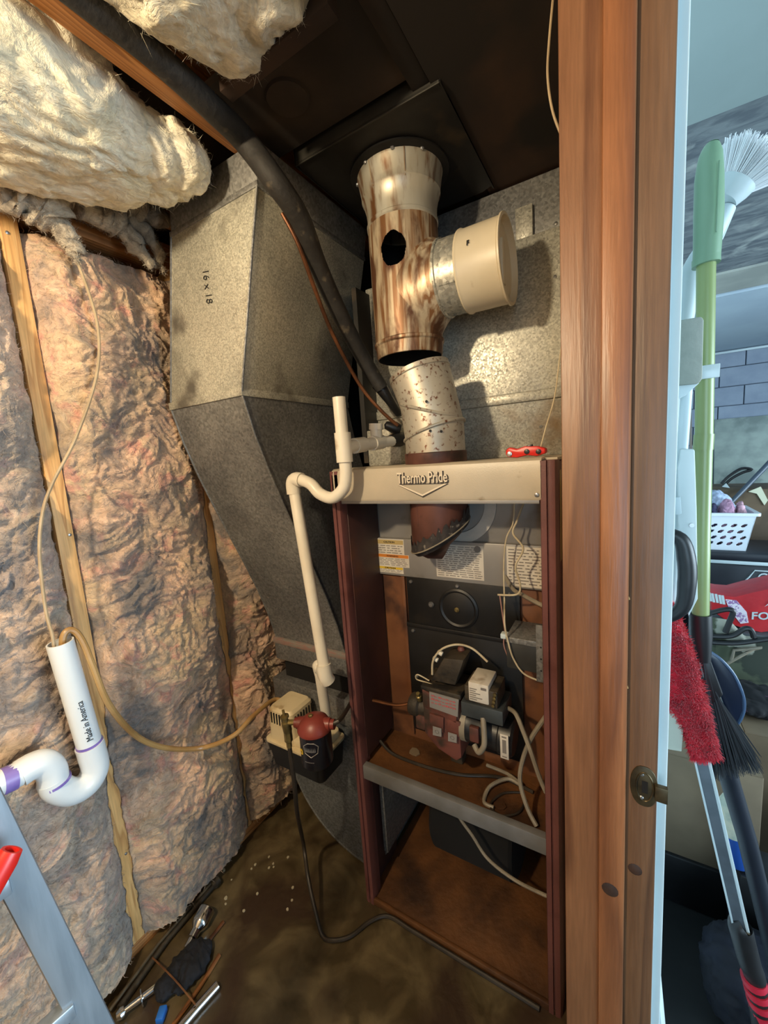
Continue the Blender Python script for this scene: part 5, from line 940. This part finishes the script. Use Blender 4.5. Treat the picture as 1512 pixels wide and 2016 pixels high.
# red fluffy duster on an aluminium pole with black and red grip
rdn = thing('red_duster', (0.29, 0.92, 0.0), 'fluffy red duster on an aluminium pole beside the door casing', 'duster')
M_pile = mat('red_pile', c(206, 24, 44), c(176, 16, 36), sc=30, rough=0.95, sheen=0.4)
ry = 0.80
fl = [(1300, 1180), (1328, 1188), (1350, 1240), (1372, 1300), (1390, 1380), (1408, 1450), (1418, 1492), (1385, 1498), (1360, 1492), (1345, 1440), (1322, 1400), (1300, 1380)]
fp3 = [V(W(a, b, 1, ry)) for a, b in fl]; cen = sum(fp3, V((0, 0, 0))) / len(fp3)
MB().loft([[cen + (p - cen) * 0.85 + V((0, 0.035, 0)) for p in fp3], [p + V((0, 0.02, 0)) for p in fp3], [p for p in fp3], [cen + (p - cen) * 0.8 + V((0, -0.012, 0)) for p in fp3]]).build('duster_body', M_pile, rdn, bevel=0.004)
mb = MB()
import itertools
for k in range(8000):
    i = rnd.randrange(len(fp3)); a, b_ = fp3[i], fp3[(i + 1) % len(fp3)]; e = a + (b_ - a) * rnd.random(); s_ = math.sqrt(rnd.random()); p = cen + (e - cen) * s_ + V((0, -0.0125 if s_ < 0.8 else -0.012 * (1 - s_) / 0.2, 0))
    d_ = V((rnd.uniform(-1, 1), rnd.uniform(-0.9, -0.1), rnd.uniform(-1, .6))) + (e - cen).normalized() * (1.2 if s_ > 0.85 else 0); d_.normalize(); mb.tube([p, p + d_ * rnd.uniform(0.004, 0.0105)], [0.0007, 0.0002], 3, cap=False)
o = mb.build('pile', M_pile, rdn); o['kind'] = 'stuff'
def flat(name, a, b, w, th, m, par, bev=0.002):
    a, b = V(a), V(b); d = (b - a).normalized(); s_ = V((0, 1, 0)).cross(d).normalized(); return MB().obox((a + b) / 2, s_ * w, V((0, th, 0)), (b - a) / 2).build(name, m, par, bevel=bev)
A_ = W(1378, 1480, 1, 0.828); B_ = W(1458, 1828, 1, 0.862)
flat('pole', A_, B_, 0.0095, 0.005, mat('brushed_aluminium', c(120, 128, 136), c(106, 114, 122), sc=20, rough=0.4, metal=0.5), rdn, 0.001)
A2_, B2_ = V(A_) + V((0.0098, -0.002, 0.002)), V(B_) + V((0.0098, -0.002, 0.002))
flat('pole_edge', A2_, B2_, 0.0026, 0.006, M_white, rdn, 0.001); flat('pole_edge', V(A_) - V((0.0105, 0.002, 0.002)), V(B_) - V((0.0105, 0.002, 0.002)), 0.0016, 0.006, M_white, rdn, 0.0005)
G0 = V(B_); G1 = V(W(1492, 1960, 1, 0.872)); G2 = V((G1.x + 0.055, 0.885, 0.0)) if G1.z > 0 else G1 + V((0.02, 0, -0.1))
MB().tube([G0 - V((0, 0, -0.01)), G0, G0 + (G1 - G0) * 0.5, G1, G2], [0.016, 0.019, 0.018, 0.017, 0.016], 18, sub=4).build('grip', M_blackpl, rdn)
for k in range(4):
    c0 = G0 + (G1 - G0) * (0.72 + 0.16 * k); MB().tube([c0, c0 + (G1 - G0).normalized() * 0.013], 0.0195, 18).build('grip_band', mat('crimson_rubber', c(170, 26, 48), rough=0.5), rdn)
tag(MB().prism([V(W(a, b, 1, 0.79)) for a, b in ((1300, 1395), (1340, 1393), (1348, 1410), (1342, 1480), (1318, 1476), (1300, 1470))], (0, 0.004, 0)).build('beige_card', mat('beige_card', c(196, 196, 180), c(184, 184, 168), sc=8, rough=0.8), None, bevel=0.001), 'beige rounded card tucked below the red duster', 'card')
# dark blue dustpan behind the broom
du = thing('blue_dustpan', (0.19, 0.905, 0.8), 'dark blue dustpan clipped on behind the black broom head', 'dustpan')
dpn = [(1388, 1292), (1398, 1284), (1420, 1300), (1445, 1330), (1462, 1370), (1463, 1400), (1452, 1424), (1440, 1430)]
M_dp = mat('navy_dustpan', c(20, 30, 52), c(16, 24, 42), sc=5, rough=0.3)
MB().prism([V(W(a, b, 1, 0.9003)) for a, b in dpn], (0, 0.01, 0)).build('pan', M_dp, du, bevel=0.003)
MB().tube([V(W(a, b, 1, 0.904)) for a, b in dpn[1:]], 0.0034, 8, sub=4).build('pan_rim', mat('blue_rim', c(62, 84, 112), rough=0.3), du)
# white trim board leaning at the casing foot, cardboard boxes
tag(MB().obox((0.080, 0.73, 0.30), (0.006, 0, 0), (0.003, 0.012, 0), (-0.026, 0, 0.30)).build('trim_board', M_white, None, bevel=0.002), 'white trim offcut leaning against the foot of the door casing', 'board')
def carton(name, loc, sx, sy, sz, rz, label, m=M_card):
    t = thing(name, loc, label, 'box'); ca, sa = math.cos(rz), math.sin(rz); X_ = V((ca, sa, 0)); Y_ = V((-sa, ca, 0)); L = V(loc)
    MB().obox(L + V((0, 0, sz / 2)), X_ * sx / 2, Y_ * sy / 2, V((0, 0, sz / 2))).build('carton_body', m, t, bevel=0.003)
    MB().obox(L + V((0, 0, sz + 0.002)) - X_ * sx / 4, X_ * (sx / 4 - 0.002), Y_ * sy / 2, V((0, 0, 0.0018))).build('flap', m, t); MB().obox(L + V((0, 0, sz + 0.002)) + X_ * sx / 4, X_ * (sx / 4 - 0.002), Y_ * sy / 2, V((0, 0, 0.0018))).build('flap', m, t)
    MB().obox(L + V((0, 0, sz + 0.0045)), X_ * 0.025, Y_ * sy / 2, V((0, 0, 0.0006))).build('packing_tape', mat('packing_tape', c(190, 170, 130), rough=0.3), t); return t
carton('cardboard_box', (0.21, 1.56, 0.1675), 0.28, 0.40, 0.34, 0.0, 'plain cardboard box on an added black block behind the aluminium pole')
tag(MB().box(0.06, 0.37, 1.35, 1.77, 0.0, 0.168).build('shade_block', M_blackpl, None, bevel=0.006), 'low black block added as the shade under the plain cardboard box', 'crate')  # black block added to imitate the dark beneath the box
o = blob([((0.285, 1.10, 0.126), (0.095, 0.09, 0.11), 0.8)], 'navy_bag', mat('navy_fabric', c(20, 24, 40), c(14, 17, 28), sc=12, rough=0.8), None, None, amp=0.02, seed=71, nu=70, nv=50); tag(o, 'dark navy fabric bag slumped on the floor by the red and black grip', 'bag')
carton('cardboard_box', (0.60, 1.80, 0.0), 0.46, 0.28, 0.45, 0.0, 'wide cardboard box in front of the camouflage bag')
carton('cardboard_box', (1.15, 4.6, 0.0), 0.7, 0.5, 0.82, 0.0, 'brown cardboard box against the block wall behind the basket')
carton('cardboard_box', (0.50, 4.75, 0.0), 0.4, 0.4, 0.95, 0.2, 'tan cardboard box beside the leaning grey board')
tag(MB().obox((1.20, 5.422, 1.196), (0.36, 0, 0), (0, 0.012, 0), (0, 0.066, 0.42)).build('leaning_board', mat('grey_cement_board', c(150, 160, 152), c(132, 142, 136), sc=7, rough=0.85, c3=c(112, 122, 118), sc3=4), None, bevel=0.003), 'large grey cement board leaning on the block wall', 'board')
tag(MB().box(0.85, 1.56, 5.0, 5.37, 0.0, 0.775).build('storage_crate', mat('dark_brown_crate', c(70, 58, 46), c(54, 46, 38), sc=6, rough=0.8), None, bevel=0.01), 'dark wooden crate under the leaning grey board', 'crate')
# black cooler / tote with white trim line and badge
ct = thing('black_cooler', (0.86, 3.5, 0), 'black cooler with white stripe and badge under the laundry basket', 'cooler')
M_cool = mat('black_cooler_plastic', c(30, 32, 40), c(24, 26, 34), sc=5, rough=0.45)
MB().box(0.42, 1.30, 3.20, 3.62, 0.0, 0.645).build('cooler_body', M_cool, ct, bevel=0.02)
MB().box(0.41, 1.31, 3.19, 3.63, 0.665, 0.72).build('cooler_lid', M_cool, ct, bevel=0.012)
MB().box(0.415, 1.305, 3.192, 3.628, 0.645, 0.668).build('white_stripe', M_white, ct, bevel=0.004)
lg = W(1500, 1138, 1, 3.195); lx, lz = lg[0] + 0.09, lg[2]
MB().tube([(lx + a, 3.193, lz + b) for a, b in ((-0.15, 0.0), (-0.125, 0.045), (0.15, 0.045), (0.15, -0.045), (-0.155, -0.045), (-0.165, -0.02), (-0.15, 0.0))], 0.004, 6).build('badge_frame', M_white, ct)
text('Coleman', (lx, 3.193, lz + 0.002), (1, 0, 0), (0, 0, 1), 0.075, M_white, ct, 'badge_lettering', sx=0.85, shear=0.2, bold=0.01)
MB().box(lx - 0.12, lx + 0.13, 3.19, 3.196, lz - 0.032, lz - 0.026).build('badge_underline', M_white, ct)
# laundry basket with holes and clothes
lb = thing('laundry_basket', (0.62, 3.35, 0.72), 'white plastic laundry basket with rows of oval holes on the cooler', 'basket')
M_bask = mat('white_basket_plastic', c(222, 228, 234), c(212, 218, 226), sc=4, rough=0.35)
bx0, bx1, byf, byb, bz0, bz1 = 0.36, 0.715, 3.215, 3.56, 0.722, 0.955
nx, nzz = 110, 70; vs = []; fs = []
for i in range(nx):
    for j in range(nzz):
        t_ = j / (nzz - 1); x0_ = bx0 + 0.03 * (1 - t_); x1_ = bx1 - 0.035 * (1 - t_); vs.append((x0_ + (x1_ - x0_) * i / (nx - 1), byf + 0.03 * (1 - t_), bz0 + (bz1 - bz0) * t_))
for i in range(nx - 1):
    for j in range(nzz - 1):
        x, y, z = [(vs[i * nzz + j][k] + vs[(i + 1) * nzz + j + 1][k]) / 2 for k in range(3)]; cut = False
        for rr_ in range(4):
            zc = bz0 + 0.045 + 0.040 * rr_
            xo = (0.015 if rr_ % 2 else 0.0) + bx0 + 0.045
            kx = round((x - xo) / 0.048); dx = x - (xo + kx * 0.048); dz = z - zc; ca, sa = 0.85, 0.53; a = dx * ca + dz * sa; b_ = -dx * sa + dz * ca
            if 0 <= kx < 6 and (a / 0.017) ** 2 + (b_ / 0.0085) ** 2 < 1: cut = True
        if not cut: fs.append((i * nzz + j, (i + 1) * nzz + j, (i + 1) * nzz + j + 1, i * nzz + j + 1))
bf = mesh_obj('basket_front', vs, fs, M_bask, lb); sm = bf.modifiers.new('thickness', 'SOLIDIFY'); sm.thickness = 0.004
MB().box(bx0 + 0.03, bx1 - 0.035, byf + 0.03, byb - 0.03, bz0 - 0.001, bz0 + 0.004).build('basket_floor', M_bask, lb)
MB().prism([(bx1 - 0.035, byf + 0.03, bz0), (bx1, byf, bz1), (bx1, byb, bz1), (bx1 - 0.035, byb - 0.03, bz0)], (-0.004, 0, 0)).build('basket_side', M_bask, lb)
MB().prism([(bx0 + 0.03, byf + 0.03, bz0), (bx0, byf, bz1), (bx0, byb, bz1), (bx0 + 0.03, byb - 0.03, bz0)], (0.004, 0, 0)).build('basket_side', M_bask, lb)
MB().prism([(bx0 + 0.03, byb - 0.03, bz0), (bx0, byb, bz1), (bx1, byb, bz1), (bx1 - 0.035, byb - 0.03, bz0)], (0, -0.004, 0)).build('basket_back', M_bask, lb)
MB().loft([rrect(bx0 - 0.02, bx1 + 0.02, byf - 0.015, byb + 0.015, bz1 - 0.004, 0.02), rrect(bx0 - 0.02, bx1 + 0.02, byf - 0.015, byb + 0.015, bz1 + 0.014, 0.02), rrect(bx0 + 0.006, bx1 - 0.006, byf + 0.006, byb - 0.006, bz1 + 0.014, 0.02), rrect(bx0 + 0.006, bx1 - 0.006, byf + 0.006, byb - 0.006, bz1 - 0.004, 0.02), rrect(bx0 - 0.02, bx1 + 0.02, byf - 0.015, byb + 0.015, bz1 - 0.004, 0.02)], False, False).build('basket_rim', M_bask, lb)
for (x, y, rx, ry_, zt, col, nm, sd) in ((0.434, 3.315, 0.044, 0.060, 1.055, c(208, 214, 226), 'white crumpled towel heaped on the laundry basket', 41), (0.590, 3.312, 0.039, 0.058, 1.045, c(196, 150, 176), 'mauve pink garment heaped on the laundry basket', 43), (0.519, 3.300, 0.022, 0.045, 1.015, c(60, 58, 92), 'dark navy garment tucked in the laundry basket', 47), (0.657, 3.318, 0.023, 0.058, 1.028, c(216, 170, 182), 'pale pink sock pile at the laundry basket corner', 53), (0.535, 3.455, 0.120, 0.058, 1.080, c(176, 190, 216), 'pale blue shirt on top of the laundry basket', 57)):
    m_ = mat('cloth_%d' % sd, col, tuple(0.55 * q for q in col[:3]) + (1,), sc=34, rough=0.9, bump=0.4, bsc=90)
    o = blob([((x, y, (zt + 0.728) / 2), (rx, ry_, (zt - 0.728) / 2), 0.8)], 'crumpled_garment', m_, None, None, amp=0.016, seed=sd, nu=90, nv=66, fsc=22, tuft=0.005); tag(o, nm, 'clothes', 'clothes in the laundry basket')
# red and white printed bag
rb = thing('red_printed_bag', (0.60, 2.42, 0.5), 'crumpled red and white printed bag lying on the camouflage bag', 'bag')
q = lambda a, b, y=2.40: V(W(a, b, 1, y))
o1 = [q(1395, 1165), q(1420, 1170), q(1445, 1172), q(1480, 1163), q(1540, 1150), q(1560, 1238), q(1500, 1246), q(1470, 1240), q(1440, 1230), q(1396, 1200)]
M_rbag = mat('red_plastic_bag', c(196, 40, 46), c(178, 32, 40), sc=9, rough=0.4, bump=0.4, bsc=18)
cb_ = sum(o1, V((0, 0, 0))) / len(o1)
part(MB().loft([[p + V((0, 0.16, 0)) for p in o1], [p + V((0, 0.01, 0)) for p in o1], [cb_ + (p - cb_) * 0.93 + V((0, -0.012, 0)) for p in o1]]).build('bag_body', M_rbag, rb), 'red plastic')
for k, (a, b_) in enumerate(((1398, 1175), (1404, 1177), (1411, 1178), (1418, 1180), (1424, 1181))):
    p = q(a, b_, 2.387); MB().obox(p, (0.005, 0, 0), (0, 0.001, 0), (-0.004, 0, 0.022)).build('white_stripe', M_white, rb)
o2 = [q(1428, 1180, 2.386), q(1450, 1182, 2.386), q(1470, 1205, 2.386), q(1474, 1226, 2.386), q(1458, 1228, 2.386), q(1436, 1200, 2.386)]
part(MB().prism(o2, (0, 0.003, 0)).build('scribble_patch', mat('white_purple_scribble', c(226, 214, 224), c(150, 110, 160), sc=40, lo=0.5, hi=0.58, rough=0.6, dist=2.0), rb), 'white patch with purple scribble')
p = q(1502, 1212, 2.385); text('FOOD', V(p) + V((0.03, 0, 0)), (1, 0, 0.12), (0, 0, 1), 0.05, M_white, rb, 'bag_lettering', sx=1.0, bold=0.02)
p = q(1470, 1180, 2.385); 
for k in range(3): MB().obox(V(p) + V((0.085 + 0.03 * k, -0.001, 0.0)), (0.007, 0, 0.006), (0, 0.001, 0), (0.014, 0, 0.02)).build('white_slash', M_white, rb)
tag(MB().box(0.33, 0.82, 2.36, 2.66, 0.0, 0.531).build('storage_tote', mat('grey_tote', c(70, 74, 78), rough=0.6), None, bevel=0.015), 'plain grey storage tote under the red and white printed bag', 'tote')
# camouflage / black trimmed bag
cbg = thing('camouflage_bag', (0.66, 2.1, 0.3), 'open camouflage tote bag with black trim behind a cardboard box', 'bag')
M_camo = mat('camouflage_fabric', c(74, 80, 62), c(44, 50, 40), sc=9, lo=0.48, hi=0.52, c3=c(150, 150, 136), sc3=7, lo3=0.58, hi3=0.61, rough=0.85)
q2 = lambda a, b, y=2.0: V(W(a, b, 1, y))
o3 = [q2(1398, 1215), q2(1440, 1222), q2(1470, 1254), q2(1545, 1258), q2(1570, 1545), q2(1480, 1545), q2(1410, 1545)]
o3 = [V((p.x, p.y, max(p.z, 0.002))) for p in o3]; c3_ = sum(o3, V((0, 0, 0))) / len(o3)
MB().loft([[V((p.x, p.y + 0.20, max(p.z - 0.10, 0.001))) for p in o3], [V((p.x, p.y + 0.03, max(p.z - 0.008, 0.001))) for p in o3], [c3_ + (p - c3_) * 0.9 for p in o3]]).build('bag_body', M_camo, cbg, bevel=0.006)
for pts in (((1395, 1208), (1428, 1200), (1443, 1204), (1436, 1225), (1428, 1245)), ((1395, 1252), (1440, 1252), (1465, 1238), (1478, 1240), (1484, 1255)), ((1395, 1264), (1450, 1266), (1512, 1258), (1540, 1256))):
    MB().tube([q2(a, b, 1.985) for a, b in pts], 0.010, 10, sub=5).build('black_trim', M_blackpl, cbg)
MB().tube([q2(a, b, 1.985) for a, b in ((1425, 1310), (1470, 1285), (1500, 1275), (1445, 1280), (1440, 1300))], 0.006, 8).build('grey_webbing', M_conduit, cbg)
o = blob([((q2(1485, 1375, 1.82).x, 1.82, 0.488), (0.09, 0.10, 0.035), 0.9)], 'dark_clothing', mat('dark_print_cloth', c(24, 22, 26), c(16, 15, 18), sc=20, c3=c(120, 70, 110), sc3=22, lo3=0.66, hi3=0.68, rough=0.9), None, None, amp=0.02, seed=61, nu=60, nv=40); tag(o, 'dark patterned clothing below the camouflage bag', 'clothes')
# clutter at the far wall
pl0, pl1 = V(W(1373, 1058, 1, 3.607)), V(W(1480, 947, 1, 3.80))
tag(MB().tube([pl0, pl1, pl0 + (pl1 - pl0) * 1.42], [0.014, 0.016, 0.018], 12).build('dark_pole', mat('slate_pole', c(70, 80, 92), rough=0.4)), 'slate grey pole sticking up behind the laundry basket', 'pole')
tag(MB().tube([W(a, b - 7.5, 1, 4.0) for a, b in ((1420, 960), (1435, 945), (1460, 930), (1480, 932), (1462, 938), (1440, 950), (1425, 964))], 0.010, 8, sub=4).build('black_strap', M_blackpl), 'black looped strap on the clutter behind the laundry basket', 'strap')
tag(MB().prism([V(W(a, b + 3.6, 1, 3.9)) for a, b in ((1422, 955), (1430, 948), (1437, 957))], (0, 0.02, 0)).build('white_triangle', M_white), 'small white triangular scrap beside the black strap', 'scrap')
tag(MB().prism([V(W(a, b, 1, 3.7905)) for a, b in ((1473, 968), (1498, 958), (1512, 985), (1505, 995), (1490, 972))], (0, 0.01, 0)).build('cream_flap', mat('cream_card', c(206, 204, 176), rough=0.8)), 'cream folded card flap leaning on the far clutter', 'card')
tag(MB().box(0.60, 1.7, 3.80, 4.25, 0.0, 1.055).build('wooden_chest', mat('brown_chest', c(112, 92, 70), c(88, 72, 56), sc=6, rough=0.8), None, bevel=0.01), 'brown wooden chest standing behind the cooler', 'chest')
# painted bottle and added shade bin near the floor by the pole
bt = thing('printed_bottle', W(1442, 1640, 1, 1.25)[:2] + (0.0,), 'blue bottle with a colourful printed label behind the aluminium pole', 'bottle')
bc = V(W(1438, 1590, 1, 1.25)); bd = V(W(1452, 1690, 1, 1.25)); bdx = (bd - bc).normalized(); Lb = (bd - bc).length
part(MB().lathe([(0.0, -0.035), (0.014, -0.033), (0.024, -0.015), (0.026, 0.0), (0.026, Lb * 0.5)], bc, bdx, 24).build('label_wrap', mat('floral_label', c(206, 200, 176), c(170, 176, 160), sc=30, c3=c(180, 70, 60), sc3=26, lo3=0.6, hi3=0.63, rough=0.5), bt), 'pale label with red print')
MB().lathe([(0.026, Lb * 0.5), (0.0262, Lb * 1.0), (0.022, Lb * 1.1), (0, Lb * 1.1)], bc, bdx, 24).build('bottle_body', mat('royal_blue', c(34, 74, 150), rough=0.35), bt)
MB().box(bd.x + 0.0, bd.x + 0.09, 1.22, 1.33, 0.0, bd.z - 0.02).build('bottle_stand', M_blackpl, bt, bevel=0.006)
tag(MB().box(0.46, 0.80, 1.05, 1.55, 0.0, 0.30).build('shade_bin', mat('slate_bin', c(50, 58, 62), rough=0.5), None, bevel=0.02), 'unseen dark slate bin added to shade the floor behind the red and black grip', 'bin')  # out-of-view bin added to shade the garage floor
